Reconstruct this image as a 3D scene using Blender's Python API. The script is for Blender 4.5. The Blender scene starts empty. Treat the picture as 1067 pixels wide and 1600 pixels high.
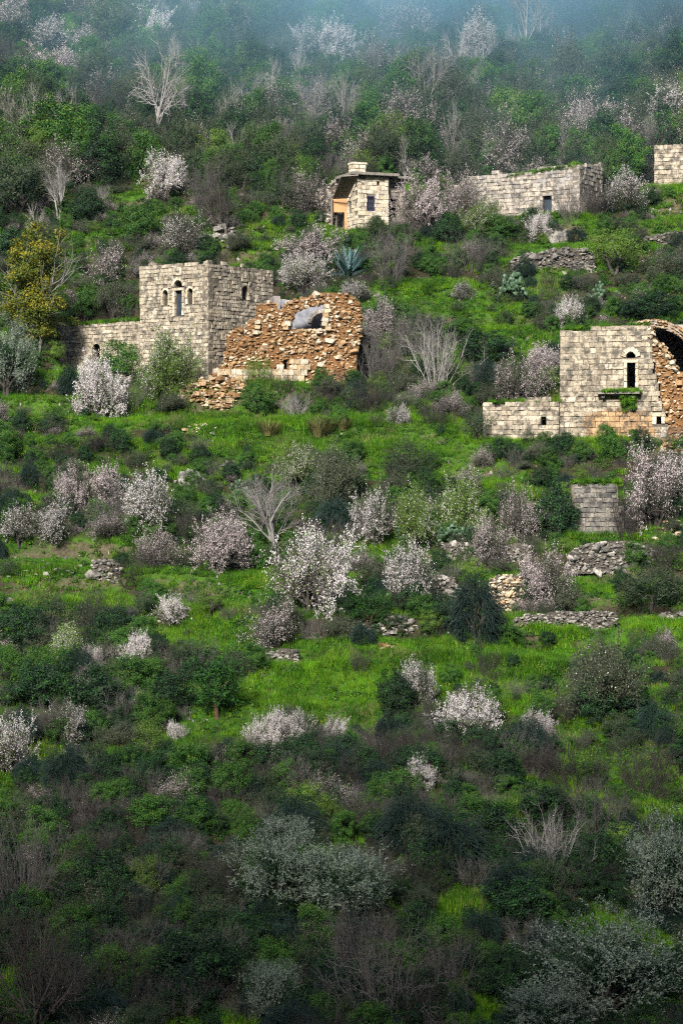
import bpy, bmesh, math, random
import numpy as np
from mathutils import Vector, Matrix

# ------------------------------------------------------------------ camera, world, sun, exposure
scene = bpy.context.scene
COL = scene.collection
FPX = 3636.0                      # focal length in pixels of the 1067 x 1600 photograph
PITCH = math.atan(50.0 / FPX)     # horizon lies near row 750
cam_data = bpy.data.cameras.new('camera')
cam_data.sensor_fit = 'HORIZONTAL'
cam_data.sensor_width = 36.0
cam_data.lens = FPX / 1067.0 * 36.0
cam_data.clip_start = 0.5
cam_data.clip_end = 5000
camera = bpy.data.objects.new('camera', cam_data)
camera.rotation_euler = (math.pi / 2 - PITCH, 0, 0)
COL.objects.link(camera)
scene.camera = camera

SUN_EL, SUN_AZ = 33.5, 18.0       # low sun behind the camera, SUN_AZ degrees to its left
world = bpy.data.worlds.new('World')
scene.world = world
world.use_nodes = True
wn = world.node_tree
sky = wn.nodes.new('ShaderNodeTexSky')
sky.sky_type = 'NISHITA'
sky.sun_disc = False
sky.sun_elevation = math.radians(SUN_EL)
sky.sun_rotation = math.radians(180 + SUN_AZ)
sky.air_density = 1.0
sky.dust_density = 2.0
bg = wn.nodes['Background']
bg.inputs[1].default_value = 0.072
wn.links.new(sky.outputs[0], bg.inputs[0])

sun_data = bpy.data.lights.new('sun', 'SUN')
sun_data.energy = 5.0
sun_data.angle = math.radians(9.0)
sun_data.color = (1.0, 0.94, 0.85)
sun = bpy.data.objects.new('sun', sun_data)
COL.objects.link(sun)
el, az = math.radians(SUN_EL), math.radians(SUN_AZ)
to_sun = Vector((-math.sin(az) * math.cos(el), -math.cos(az) * math.cos(el), math.sin(el)))
sun.rotation_euler = to_sun.to_track_quat('Z', 'Y').to_euler()

scene.view_settings.view_transform = 'Standard'
scene.view_settings.look = 'None'
scene.view_settings.exposure = 0.8
scene.view_settings.gamma = 1.0
scene.cycles.max_bounces = 4
scene.cycles.diffuse_bounces = 2
scene.cycles.transmission_bounces = 2
scene.cycles.volume_bounces = 1
scene.cycles.transparent_max_bounces = 4
scene.cycles.use_denoising = False
scene.cycles.filter_width = 1.2
scene.cycles.sample_clamp_indirect = 1.5
scene.cycles.adaptive_threshold = 0.02

RNG = np.random.default_rng(7)
random.seed(7)

# ------------------------------------------------------------------ small helpers
def tag(o, label=None, category=None, group=None, kind=None):
    if label: o['label'] = label
    if category: o['category'] = category
    if group: o['group'] = group
    if kind: o['kind'] = kind
    return o

def add(name, data, parent=None, loc=None):
    o = bpy.data.objects.new(name, data)
    if loc is not None: o.location = loc
    if parent is not None: o.parent = parent
    COL.objects.link(o)
    return o

def thing(name, label, category, loc, group=None):
    o = add(name, None, None, loc)
    o.empty_display_size = 0.2
    return tag(o, label, category, group)

def mk(name, V, quads=None, tris=None, mats=(), mi=None, smooth=False):
    """mesh from arrays"""
    me = bpy.data.meshes.new(name)
    V = np.asarray(V, dtype=np.float32)
    parts, tot = [], []
    if quads is not None and len(quads):
        q = np.asarray(quads, dtype=np.int32); parts.append(q.ravel()); tot.append(np.full(len(q), 4, np.int32))
    if tris is not None and len(tris):
        t = np.asarray(tris, dtype=np.int32); parts.append(t.ravel()); tot.append(np.full(len(t), 3, np.int32))
    loops = np.concatenate(parts); tot = np.concatenate(tot)
    start = np.concatenate([[0], np.cumsum(tot)[:-1]]).astype(np.int32)
    me.vertices.add(len(V)); me.vertices.foreach_set('co', V.ravel())
    me.loops.add(len(loops)); me.loops.foreach_set('vertex_index', loops)
    me.polygons.add(len(tot)); me.polygons.foreach_set('loop_start', start)
    for m in mats: me.materials.append(m)
    if mi is not None: me.polygons.foreach_set('material_index', np.asarray(mi, dtype=np.int32))
    if smooth: me.polygons.foreach_set('use_smooth', np.ones(len(tot), bool))
    me.update(calc_edges=True)
    me.validate()
    return me

def unit(v):
    v = np.asarray(v, float)
    return v / (np.linalg.norm(v, axis=-1, keepdims=True) + 1e-9)

def hash2(ix, iy, seed):
    n = (ix.astype(np.int64) * 374761393 + iy.astype(np.int64) * 668265263 + seed * 1274126177) & 0xffffffff
    n = ((n ^ (n >> 13)) * 1274126177) & 0xffffffff
    n = (n ^ (n >> 16)) & 0xffffffff
    return n / 4294967295.0

def vnoise(x, y, seed=0):
    """value noise in -1..1"""
    x = np.asarray(x, float); y = np.asarray(y, float)
    ix = np.floor(x); iy = np.floor(y)
    fx = x - ix; fy = y - iy
    fx = fx * fx * (3 - 2 * fx); fy = fy * fy * (3 - 2 * fy)
    a = hash2(ix, iy, seed); b = hash2(ix + 1, iy, seed)
    c = hash2(ix, iy + 1, seed); d = hash2(ix + 1, iy + 1, seed)
    return ((a * (1 - fx) + b * fx) * (1 - fy) + (c * (1 - fx) + d * fx) * fy) * 2 - 1

def sstep(a, b, x):
    t = np.clip((x - a) / (b - a), 0, 1)
    return t * t * (3 - 2 * t)

# ------------------------------------------------------------------ photograph rays
CP, SP = math.cos(PITCH), math.sin(PITCH)
def ray(px, py):
    a = (px - 533.5) / FPX; b = (800.0 - py) / FPX
    return np.array([a, CP + b * SP, -SP + b * CP])

def wpt(px, py, D):
    r = ray(px, py)
    return r * (D / r[1])

def proj(P):
    P = np.asarray(P, float)
    f = P[..., 1] * CP - P[..., 2] * SP
    u = P[..., 1] * SP + P[..., 2] * CP
    return 533.5 + FPX * P[..., 0] / f, 800.0 - FPX * u / f

# ------------------------------------------------------------------ terrain
PY = np.array([-700, -400, -260, -180, -145, -62, -20, -6, 6, 20, 50, 80, 105, 128, 148, 168, 188, 200, 213, 228, 245, 275, 300, 330, 365, 420, 520, 1100.])
PZ = np.array([122, 152, 174, 181, 162, 70, 13, -1.7, -1.8, -9, -21, -27, -24.5, -19.4, -14.2, -6.9, 3.1, 8.25, 15.8, 24.8, 33.7, 49, 62, 76, 86, 90, 84, 70.])  # unseen ridge behind the camera, raised so its shadow darkens the lower slope
_d = np.diff(PZ) / np.diff(PY)
_m = np.concatenate([[_d[0]], (_d[:-1] + _d[1:]) / 2, [_d[-1]]])
def profile(y):
    y = np.clip(y, PY[0], PY[-1] - 1e-6)
    i = np.clip(np.searchsorted(PY, y, side='right') - 1, 0, len(PY) - 2)
    h = PY[i + 1] - PY[i]; t = (y - PY[i]) / h
    return ((2*t**3 - 3*t**2 + 1) * PZ[i] + (t**3 - 2*t**2 + t) * h * _m[i] + (-2*t**3 + 3*t**2) * PZ[i+1] + (t**3 - t**2) * h * _m[i+1])

PADS = []      # (cx, cy, ux, uy, half_u, half_v, z, margin)
def H(x, y):
    x = np.asarray(x, float); y = np.asarray(y, float)
    hill = sstep(100, 130, y) * (1 - sstep(330, 380, y))
    b = profile(y) + 1.1 * vnoise(x / 31., y / 31., 3) * sstep(85, 115, y) + 0.45 * vnoise(x / 9., y / 7., 4) * hill
    step = 2.3
    t = b / step + 0.8 * vnoise(x / 26., y / 60., 11) + 0.18 * vnoise(x / 5., y / 5., 12)
    f = t - np.floor(t)
    g = np.floor(t) + 0.22 * f + 0.78 * sstep(0.66, 0.93, f)
    w = (0.6 + 0.4 * sstep(140, 160, y)) * hill * (0.55 + 0.45 * sstep(-0.3, 0.3, vnoise(x / 17., y / 17., 15)))
    h = b + (g - t) * step * w
    h = h + 0.2 * vnoise(x / 2.1, y / 2.1, 21) * hill + 0.1 * vnoise(x / 0.9, y / 0.9, 22) * hill
    for (cx, cy, ux, uy, hu, hv, z, m) in PADS:
        a = (x - cx) * ux + (y - cy) * uy; c = -(x - cx) * uy + (y - cy) * ux
        d = np.sqrt(np.maximum(np.abs(a) - hu, 0) ** 2 + np.maximum(np.abs(c) - hv, 0) ** 2)
        k = 1 - sstep(0, m, d)
        h = h * (1 - k) + z * k
    return h

_ts = np.arange(70, 420, 0.5)
def place(px, py):
    """where the ray through a photo pixel first meets the hillside"""
    r = ray(px, py); r = r / r[1]; ts = _ts
    for _ in range(3):
        P = ts[:, None] * r
        below = P[:, 2] < H(P[:, 0], P[:, 1])
        i = int(np.argmax(below)) if below.any() else len(ts) - 1
        t = ts[i]; ts = np.linspace(ts[max(i - 1, 0)], t, 16)
    p = t * r
    return np.array([p[0], p[1], float(H(p[0], p[1]))])

class Face:
    """vertical wall plane: origin (bottom left seen from outside), direction to the viewer's right, outward normal"""
    def __init__(s, x, y, z, ux, uy):
        n = math.hypot(ux, uy)
        s.O = np.array([x, y, z], float); s.u = np.array([ux / n, uy / n, 0.0]); s.n = np.array([uy / n, -ux / n, 0.0])
    def uv(s, px, py):
        r = ray(px, py)
        k = (s.O @ s.n) / (r @ s.n)
        P = r * k - s.O
        return float(P @ s.u), float(P[2])
    def pt(s, u, v, d=0.0):
        return s.O + s.u * u + s.n * d + np.array([0, 0, v])
    def mat(s, u, v, d, su, sd, sv, rot=0.0):
        """matrix of a block: its x along the wall, y out of the wall, z up"""
        ca, sa = math.cos(rot), math.sin(rot)
        ex = s.u * ca + np.array([0, 0, 1.]) * sa; ez = -s.u * sa + np.array([0, 0, 1.]) * ca
        c = s.pt(u, v, d)
        return Matrix(((ex[0]*su, -s.n[0]*sd, ez[0]*sv, c[0]), (ex[1]*su, -s.n[1]*sd, ez[1]*sv, c[1]), (ex[2]*su, -s.n[2]*sd, ez[2]*sv, c[2]), (0, 0, 0, 1)))

def face_from(px, py, D, ux, uy, width=None, right_anchor=False):
    p = wpt(px, py, D); n = math.hypot(ux, uy); ux /= n; uy /= n
    if right_anchor: p = p - np.array([ux, uy, 0]) * width
    return Face(p[0], p[1], p[2], ux, uy)

# building plans (needed by the terrain for their level pads)
TOWER_C = wpt(325, 604, 200.0)
TU = np.array([0.78, -0.626]); TU /= np.linalg.norm(TU)
TV = np.array([-TU[1], TU[0]])
TW, TD_ = 8.1, 8.6
f_tower = Face(TOWER_C[0] - TU[0] * TW, TOWER_C[1] - TU[1] * TW, TOWER_C[2] - 0.6, TU[0], TU[1])
f_tower_r = Face(TOWER_C[0], TOWER_C[1], TOWER_C[2] - 0.6, TV[0], TV[1])
AW = 9.9
f_annex = Face(f_tower.O[0] - TU[0] * AW, f_tower.O[1] - TU[1] * AW, TOWER_C[2] - 0.6, TU[0], TU[1])
RC = wpt(1043, 690, 187.0); RU = np.array([0.965, -0.262]); RU /= np.linalg.norm(RU); RV = np.array([-RU[1], RU[0]])
RW = 8.75
f_right = Face(RC[0] - RU[0] * RW, RC[1] - RU[1] * RW, RC[2] - 0.5, RU[0], RU[1])
RAW = 6.35
f_rannex = Face(f_right.O[0] - RU[0] * RAW - RV[0]*.25, f_right.O[1] - RU[1] * RAW - RV[1]*.25, RC[2] - 0.5, RU[0], RU[1])
MC = wpt(559, 362, 228.0); MU = np.array([0.93, 0.368]); MU /= np.linalg.norm(MU); MV = np.array([-MU[1], MU[0]])
f_mid = Face(MC[0], MC[1], MC[2] - 0.5, MU[0], MU[1])            # front with the barred window
f_mid_l = Face(MC[0] + MV[0] * 3.6, MC[1] + MV[1] * 3.6, MC[2] - 0.5, -MV[0], -MV[1])
LC = wpt(905, 338, 229.0); LU = np.array([0.86, -0.51]); LU /= np.linalg.norm(LU); LV = np.array([-LU[1], LU[0]])
LW = 14.0
f_long = Face(LC[0] - LU[0] * LW, LC[1] - LU[1] * LW, LC[2] - 0.6, LU[0], LU[1])
f_long_r = Face(LC[0], LC[1], LC[2] - 0.6, LV[0], LV[1])
UC = wpt(1022, 298, 236.0); UU = np.array([0.97, -0.24]); UU /= np.linalg.norm(UU)
f_upper = Face(UC[0], UC[1], UC[2] - 0.6, UU[0], UU[1])
QC = wpt(893, 840, 176.0)
f_block = Face(QC[0], QC[1], QC[2] - 0.4, 0.995, 0.05)
NC = wpt(348, 604, 198.5)
f_ruin = Face(NC[0], NC[1], NC[2] - 0.6, 0.985, 0.17)

def pad_for(f, W, depth, z, front=2.2, m=3.0):
    v = np.array([-f.n[0], -f.n[1]])
    c = f.O[:2] + f.u[:2] * W / 2 + v * (depth - front) / 2
    PADS.append((c[0], c[1], f.u[0], f.u[1], W / 2 + 0.3, (depth + front) / 2, z, m))
pad_for(f_annex, AW + TW, 5.0, TOWER_C[2] + 0.05)
pad_for(f_tower, TW, TD_, TOWER_C[2] + 0.05, 1.5)
pad_for(f_ruin, 12.0, 4.5, NC[2] + 0.3, 0.3, 2.0)
pad_for(f_rannex, RAW + RW + 6, 6.5, RC[2] + 0.05, 1.6)
pad_for(f_mid, 4.6, 4.2, MC[2] + 0.05, 1.6)
pad_for(f_long, LW, 5.5, LC[2] + 0.05, 1.6)
pad_for(f_upper, 6.0, 5.0, UC[2] + 0.1, 2.6)
pad_for(f_block, 4.6, 0.6, QC[2] + 0.05, 1.2, 1.2)

# ------------------------------------------------------------------ materials
def nodes_of(name):
    m = bpy.data.materials.new(name); m.use_nodes = True
    nt = m.node_tree; nt.nodes.clear()
    out = nt.nodes.new('ShaderNodeOutputMaterial')
    return m, nt, out
def N(nt, t, **kw):
    n = nt.nodes.new(t)
    for k, v in kw.items(): setattr(n, k, v)
    return n
def mixc(nt, fac, a, b, mode='MIX'):
    n = N(nt, 'ShaderNodeMix', data_type='RGBA', blend_type=mode)
    for s, v in ((0, fac), (6, a), (7, b)):
        if hasattr(v, 'node'): nt.links.new(v, n.inputs[s])
        elif isinstance(v, (tuple, list)): n.inputs[s].default_value = (v[0], v[1], v[2], 1)
        else: n.inputs[s].default_value = v
    return n.outputs[2]
def math_n(nt, op, a, b=None):
    n = N(nt, 'ShaderNodeMath', operation=op)
    for s, v in ((0, a), (1, b)):
        if v is None: continue
        if hasattr(v, 'node'): nt.links.new(v, n.inputs[s])
        else: n.inputs[s].default_value = v
    return n.outputs[0]
def noise(nt, scale, detail=3, rough=0.55, coord='pos', dist=0.0):
    g = N(nt, 'ShaderNodeNewGeometry') if coord == 'pos' else N(nt, 'ShaderNodeTexCoord')
    n = N(nt, 'ShaderNodeTexNoise'); n.inputs['Scale'].default_value = scale
    n.inputs['Detail'].default_value = detail; n.inputs['Roughness'].default_value = rough; n.inputs['Distortion'].default_value = dist
    nt.links.new(g.outputs['Position'] if coord == 'pos' else g.outputs['Object'], n.inputs['Vector'])
    return n.outputs[0]
def ramp(nt, fac, stops):
    r = N(nt, 'ShaderNodeValToRGB'); e = r.color_ramp.elements
    while len(e) > 1: e.remove(e[-1])
    e[0].position = stops[0][0]; e[0].color = (*stops[0][1], 1)
    for p, c in stops[1:]:
        k = e.new(p); k.color = (*c, 1)
    nt.links.new(fac, r.inputs[0])
    return r.outputs[0]
def g3(v): return (v, v, v)
def rand_mix(nt):
    """one random number per separate piece, whether an object or an island of a joined mesh"""
    o = N(nt, 'ShaderNodeObjectInfo'); g = N(nt, 'ShaderNodeNewGeometry')
    s = math_n(nt, 'ADD', o.outputs['Random'], g.outputs['Random Per Island'])
    return math_n(nt, 'FRACT', s)

def leaf_mat(name, c1, c2, trans=0.3, vary=0.45, rough=0.6, gloss=0.25, patch=None):
    m, nt, out = nodes_of(name)
    g = N(nt, 'ShaderNodeNewGeometry'); o = N(nt, 'ShaderNodeObjectInfo')
    col = mixc(nt, g.outputs['Random Per Island'], c1, c2)
    v = math_n(nt, 'MULTIPLY_ADD', o.outputs['Random'], vary); v.node.inputs[2].default_value = 1 - vary / 2
    col = mixc(nt, 1.0, col, v, 'MULTIPLY')
    if patch:      # drifts of yellower and of darker growth over the slope
        col = mixc(nt, 1.0, col, ramp(nt, noise(nt, 0.33, 3, 0.6), [(0.32, (0.38, 0.45, 0.5)), (0.5, g3(1.0)), (0.68, patch)]), 'MULTIPLY')
    p = N(nt, 'ShaderNodeBsdfPrincipled'); p.inputs['Roughness'].default_value = rough
    p.inputs['Specular IOR Level'].default_value = gloss
    t = N(nt, 'ShaderNodeBsdfTranslucent'); mx = N(nt, 'ShaderNodeMixShader'); mx.inputs[0].default_value = trans
    nt.links.new(col, p.inputs['Base Color']); nt.links.new(col, t.inputs[0])
    nt.links.new(p.outputs[0], mx.inputs[1]); nt.links.new(t.outputs[0], mx.inputs[2]); nt.links.new(mx.outputs[0], out.inputs[0])
    return m

def bark_mat(name, c1, c2, scale=6):
    m, nt, out = nodes_of(name)
    o = N(nt, 'ShaderNodeObjectInfo')
    col = mixc(nt, noise(nt, scale, 3, 0.7, 'obj'), c1, c2)
    v = math_n(nt, 'MULTIPLY_ADD', o.outputs['Random'], 0.5); v.node.inputs[2].default_value = 0.75
    col = mixc(nt, 1.0, col, v, 'MULTIPLY')
    p = N(nt, 'ShaderNodeBsdfPrincipled'); p.inputs['Roughness'].default_value = 0.85; p.inputs['Specular IOR Level'].default_value = 0.2
    nt.links.new(col, p.inputs['Base Color']); nt.links.new(p.outputs[0], out.inputs[0])
    return m

def stone_mat(name, stops, grime=0.6, grime_scale=1.9, grime_col=(0.05, 0.05, 0.048), stain=None, bump=0.5):
    """stops: per-stone colours; grime: dark lichen patches; stain: (centre, radii, colour) an iron-red wash of its own shape"""
    m, nt, out = nodes_of(name)
    col = ramp(nt, rand_mix(nt), stops)
    fine = noise(nt, 9, 4, 0.65)
    col = mixc(nt, 0.75, col, ramp(nt, fine, [(0.3, g3(0.3)), (0.5, g3(0.95)), (0.7, g3(1.3))]), 'MULTIPLY')
    big = noise(nt, grime_scale, 5, 0.7)
    gm = ramp(nt, big, [(0.46, g3(0)), (0.6, g3(grime))])
    if stain:
        c, r, sc = stain
        g = N(nt, 'ShaderNodeNewGeometry')
        mp = N(nt, 'ShaderNodeMapping', vector_type='TEXTURE')
        mp.inputs['Location'].default_value = c; mp.inputs['Scale'].default_value = r
        nt.links.new(g.outputs['Position'], mp.inputs[0])
        ln = N(nt, 'ShaderNodeVectorMath', operation='LENGTH'); nt.links.new(mp.outputs[0], ln.inputs[0])
        d = math_n(nt, 'ADD', ln.outputs['Value'], math_n(nt, 'MULTIPLY', noise(nt, 1.6, 4, 0.6), 0.7))
        sm = ramp(nt, d, [(0.95, g3(0.9)), (1.6, g3(0))])
        col = mixc(nt, sm, col, mixc(nt, 1.0, col, sc, 'MULTIPLY'))
    col = mixc(nt, gm, col, grime_col)
    p = N(nt, 'ShaderNodeBsdfPrincipled'); p.inputs['Roughness'].default_value = 0.9; p.inputs['Specular IOR Level'].default_value = 0.2
    b = N(nt, 'ShaderNodeBump'); b.inputs['Strength'].default_value = bump; b.inputs['Distance'].default_value = 0.06
    nt.links.new(fine, b.inputs['Height']); nt.links.new(b.outputs[0], p.inputs['Normal'])
    nt.links.new(col, p.inputs['Base Color']); nt.links.new(p.outputs[0], out.inputs[0])
    return m

def plain_mat(name, c1, c2, scale=3, rough=0.85, metal=0.0):
    m, nt, out = nodes_of(name)
    col = mixc(nt, ramp(nt, noise(nt, scale, 4, 0.65), [(0.35, g3(0)), (0.65, g3(1))]), c1, c2)
    p = N(nt, 'ShaderNodeBsdfPrincipled'); p.inputs['Roughness'].default_value = rough; p.inputs['Metallic'].default_value = metal
    p.inputs['Specular IOR Level'].default_value = 0.25
    b = N(nt, 'ShaderNodeBump'); b.inputs['Strength'].default_value = 0.4; b.inputs['Distance'].default_value = 0.05
    nt.links.new(noise(nt, scale * 4, 4, 0.6), b.inputs['Height']); nt.links.new(b.outputs[0], p.inputs['Normal'])
    nt.links.new(col, p.inputs['Base Color']); nt.links.new(p.outputs[0], out.inputs[0])
    return m

def ground_mat():
    m, nt, out = nodes_of('grass_ground')
    big = noise(nt, 0.09, 4, 0.6); mid = noise(nt, 0.7, 4, 0.65); fine = noise(nt, 5, 4, 0.7)
    col = ramp(nt, mid, [(0.3, (0.012, 0.032, 0.006)), (0.5, (0.03, 0.09, 0.008)), (0.7, (0.07, 0.17, 0.012))])
    col = mixc(nt, ramp(nt, big, [(0.45, g3(0)), (0.65, g3(0.45))]), col, (0.1, 0.17, 0.03))
    col = mixc(nt, 0.7, col, ramp(nt, fine, [(0.25, g3(0.3)), (0.6, g3(1.0)), (0.85, g3(1.4))]), 'MULTIPLY')
    g = N(nt, 'ShaderNodeNewGeometry'); sx = N(nt, 'ShaderNodeSeparateXYZ'); nt.links.new(g.outputs['Normal'], sx.inputs[0])
    steep = math_n(nt, 'ADD', sx.outputs[2], math_n(nt, 'MULTIPLY', mid, 0.5))
    earth = ramp(nt, fine, [(0.3, (0.05, 0.04, 0.028)), (0.7, (0.15, 0.12, 0.085))])
    col = mixc(nt, ramp(nt, steep, [(0.82, g3(0.85)), (0.95, g3(0))]), col, earth)
    at = N(nt, 'ShaderNodeAttribute', attribute_name='litter_shade')      # fallen leaves and earth, darkened to paint shade in the gaps under scrub
    lm = ramp(nt, math_n(nt, 'ADD', at.outputs['Fac'], math_n(nt, 'MULTIPLY', mid, 0.4)), [(0.55, g3(0)), (0.95, g3(0.92))])
    col = mixc(nt, lm, col, ramp(nt, fine, [(0.3, (0.018, 0.015, 0.01)), (0.7, (0.05, 0.04, 0.026))]))
    p = N(nt, 'ShaderNodeBsdfPrincipled'); p.inputs['Roughness'].default_value = 0.95; p.inputs['Specular IOR Level'].default_value = 0.1
    b = N(nt, 'ShaderNodeBump'); b.inputs['Strength'].default_value = 0.8; b.inputs['Distance'].default_value = 0.15
    nt.links.new(fine, b.inputs['Height']); nt.links.new(b.outputs[0], p.inputs['Normal'])
    nt.links.new(col, p.inputs['Base Color']); nt.links.new(p.outputs[0], out.inputs[0])
    return m

M = {}
M['ground'] = ground_mat()
M['lime'] = stone_mat('limestone', [(0, (0.25, 0.21, 0.16)), (0.25, (0.39, 0.335, 0.255)), (0.55, (0.5, 0.44, 0.345)), (0.8, (0.33, 0.285, 0.225)), (1, (0.6, 0.54, 0.44))], 0.78)
M['lime_stain'] = stone_mat('stained_limestone', [(0, (0.25, 0.21, 0.16)), (0.25, (0.38, 0.325, 0.245)), (0.55, (0.5, 0.435, 0.33)), (0.8, (0.32, 0.28, 0.22)), (1, (0.6, 0.53, 0.42))], 0.78,
    stain=(tuple(f_right.pt(5.0, 1.6)), (5.2, 3.5, 2.6), (1.0, 0.74, 0.5)))
M['cream'] = stone_mat('cream_limestone', [(0, (0.5, 0.42, 0.3)), (0.4, (0.62, 0.55, 0.42)), (0.7, (0.68, 0.62, 0.5)), (1, (0.56, 0.5, 0.4))], 0.45)
M['grey'] = stone_mat('grey_limestone', [(0, (0.24, 0.22, 0.2)), (0.4, (0.4, 0.36, 0.31)), (0.7, (0.48, 0.42, 0.35)), (1, (0.34, 0.33, 0.32))], 0.75)
M['dark'] = stone_mat('weathered_grey_stone', [(0, (0.1, 0.098, 0.094)), (0.4, (0.2, 0.19, 0.175)), (0.75, (0.32, 0.29, 0.25)), (1, (0.17, 0.168, 0.16))], 0.85)
M['rubble'] = stone_mat('orange_rubble_stone', [(0, (0.16, 0.095, 0.05)), (0.25, (0.34, 0.2, 0.095)), (0.5, (0.42, 0.275, 0.145)), (0.72, (0.5, 0.385, 0.25)), (1, (0.64, 0.57, 0.45))], 0.55, grime_col=(0.1, 0.05, 0.02))
M['debris'] = stone_mat('fallen_stone', [(0, (0.36, 0.24, 0.12)), (0.4, (0.55, 0.44, 0.3)), (0.7, (0.62, 0.55, 0.43)), (1, (0.48, 0.42, 0.34))], 0.4)
M['field'] = stone_mat('field_stone', [(0, (0.12, 0.115, 0.108)), (0.35, (0.22, 0.21, 0.195)), (0.7, (0.34, 0.32, 0.285)), (1, (0.46, 0.43, 0.39))], 0.75, 2.5)
M['rock'] = stone_mat('rock', [(0, (0.2, 0.19, 0.18)), (1, (0.3, 0.28, 0.26))], 0.85, 1.5)
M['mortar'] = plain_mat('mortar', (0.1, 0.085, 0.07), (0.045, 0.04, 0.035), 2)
M['joint'] = plain_mat('lime_mortar', (0.2, 0.175, 0.14), (0.1, 0.088, 0.072), 2)
M['rubble_core'] = plain_mat('orange_earth_mortar', (0.24, 0.12, 0.045), (0.11, 0.058, 0.025), 3.0)
M['plaster'] = plain_mat('orange_plaster', (0.5, 0.3, 0.15), (0.4, 0.23, 0.11), 1.5)
M['concrete'] = plain_mat('old_concrete', (0.26, 0.24, 0.21), (0.13, 0.12, 0.11), 2)
M['soffit'] = plain_mat('timber_boards', (0.2, 0.16, 0.12), (0.12, 0.1, 0.08), 4)
M['door'] = plain_mat('blue_grey_door_paint', (0.035, 0.05, 0.075), (0.02, 0.03, 0.045), 5, 0.6)
M['frame'] = plain_mat('blue_window_paint', (0.04, 0.04, 0.11), (0.025, 0.025, 0.06), 8, 0.5)
M['iron'] = plain_mat('iron', (0.12, 0.12, 0.15), (0.06, 0.05, 0.06), 9, 0.5, 0.3)
M['inner'] = plain_mat('inner_plaster', (0.34, 0.31, 0.29), (0.17, 0.16, 0.155), 1.6)
M['inner_blue'] = plain_mat('blue_grey_plaster', (0.3, 0.31, 0.35), (0.15, 0.16, 0.19), 1.5)

# ------------------------------------------------------------------ where grass lies open and where scrub grows
def region(P, ells):
    px, py = proj(P); m = np.zeros(len(P))
    for (cx, cy, rx, ry) in ells:
        m = np.maximum(m, 1 - np.clip(((px - cx) / rx)**2 + ((py - cy) / ry)**2, 0, 1))
    return m

CLEAR = [(560, 1055, 210, 75), (150, 880, 190, 55), (630, 690, 330, 55), (300, 640, 190, 45), (930, 925, 160, 40), (920, 845, 170, 25), (110, 1188, 130, 28), (850, 1055, 60, 30), (740, 1420, 70, 40), (450, 930, 120, 40), (720, 880, 120, 26), (850, 705, 130, 20), (760, 745, 140, 22),
         (900, 405, 150, 30), (1030, 350, 60, 40), (640, 470, 120, 45), (800, 520, 90, 40), (80, 640, 110, 25), (960, 1000, 140, 40), (120, 945, 130, 30), (330, 920, 130, 30), (90, 100, 90, 60), (320, 130, 90, 25), (120, 60, 60, 30), (860, 640, 60, 30), (540, 1120, 130, 40), (250, 250, 40, 20), (830, 340, 120, 12), (1056, 306, 66, 46), (540, 370, 60, 26), (905, 350, 60, 20), (140, 590, 90, 45), (960, 1480, 110, 60), (540, 1400, 80, 50)]
def scrub_density(P):
    px, py = proj(P); clear = region(P, CLEAR)
    d = np.interp(py, [-200, 0, 300, 420, 520, 640, 1120, 1170, 1300, 1650], [.62, .62, .6, .62, .62, .6, .6, .8, .88, .88])
    e = .7; sl = (H(P[:, 0], P[:, 1] + e) - H(P[:, 0], P[:, 1] - e)) / (2 * e)      # shrubs cling to the steep terrace edges
    d = d * np.where((py > 380) & (py < 1150), np.clip(sl * 2.2 - .45, .2, 2.0), 1)
    d = d * np.clip(1 + 1.3 * vnoise(P[:, 0] / 5., P[:, 1] / 5., 61), .05, 2) * (1 - np.clip(clear * 1.45, 0, .93))
    return np.maximum(d, .6 * np.clip(region(P, [(110, 1060, 190, 70), (180, 1130, 120, 50)]) * 2, 0, 1))

# ------------------------------------------------------------------ the hillside sheet
def ground():
    def axis(segs):
        a = [np.arange(s, e, d) for s, e, d in segs]
        return np.concatenate(a)
    xs = axis([(-700, -120, 40), (-120, -56, 4), (-56, 56, 0.5), (56, 120, 4), (120, 701, 40)])
    ys = axis([(-700, -200, 25), (-200, 60, 8), (60, 100, 2), (100, 312, 0.5), (312, 400, 4), (400, 1101, 35)])
    X, Y = np.meshgrid(xs, ys)
    Z = H(X, Y)
    nx, ny = len(xs), len(ys)
    i = (np.arange(ny - 1)[:, None] * nx + np.arange(nx - 1)[None]).ravel()
    q = np.stack([i, i + 1, i + 1 + nx, i + nx], 1)
    me = mk('hillside', np.stack([X, Y, Z], -1).reshape(-1, 3), q, mats=[M['ground']], smooth=True)
    P = np.stack([X, Y, Z], -1).reshape(-1, 3)
    lit = np.zeros(len(P)); k = (P[:, 1] > 90) & (P[:, 1] < 340)
    lit[k] = scrub_density(P[k])
    me.attributes.new('litter_shade', 'FLOAT', 'POINT').data.foreach_set('value', lit.astype(np.float32))
    o = add('hillside', me)
    tag(o, 'green terraced hillside covering the whole view', kind='structure')
ground()

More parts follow.
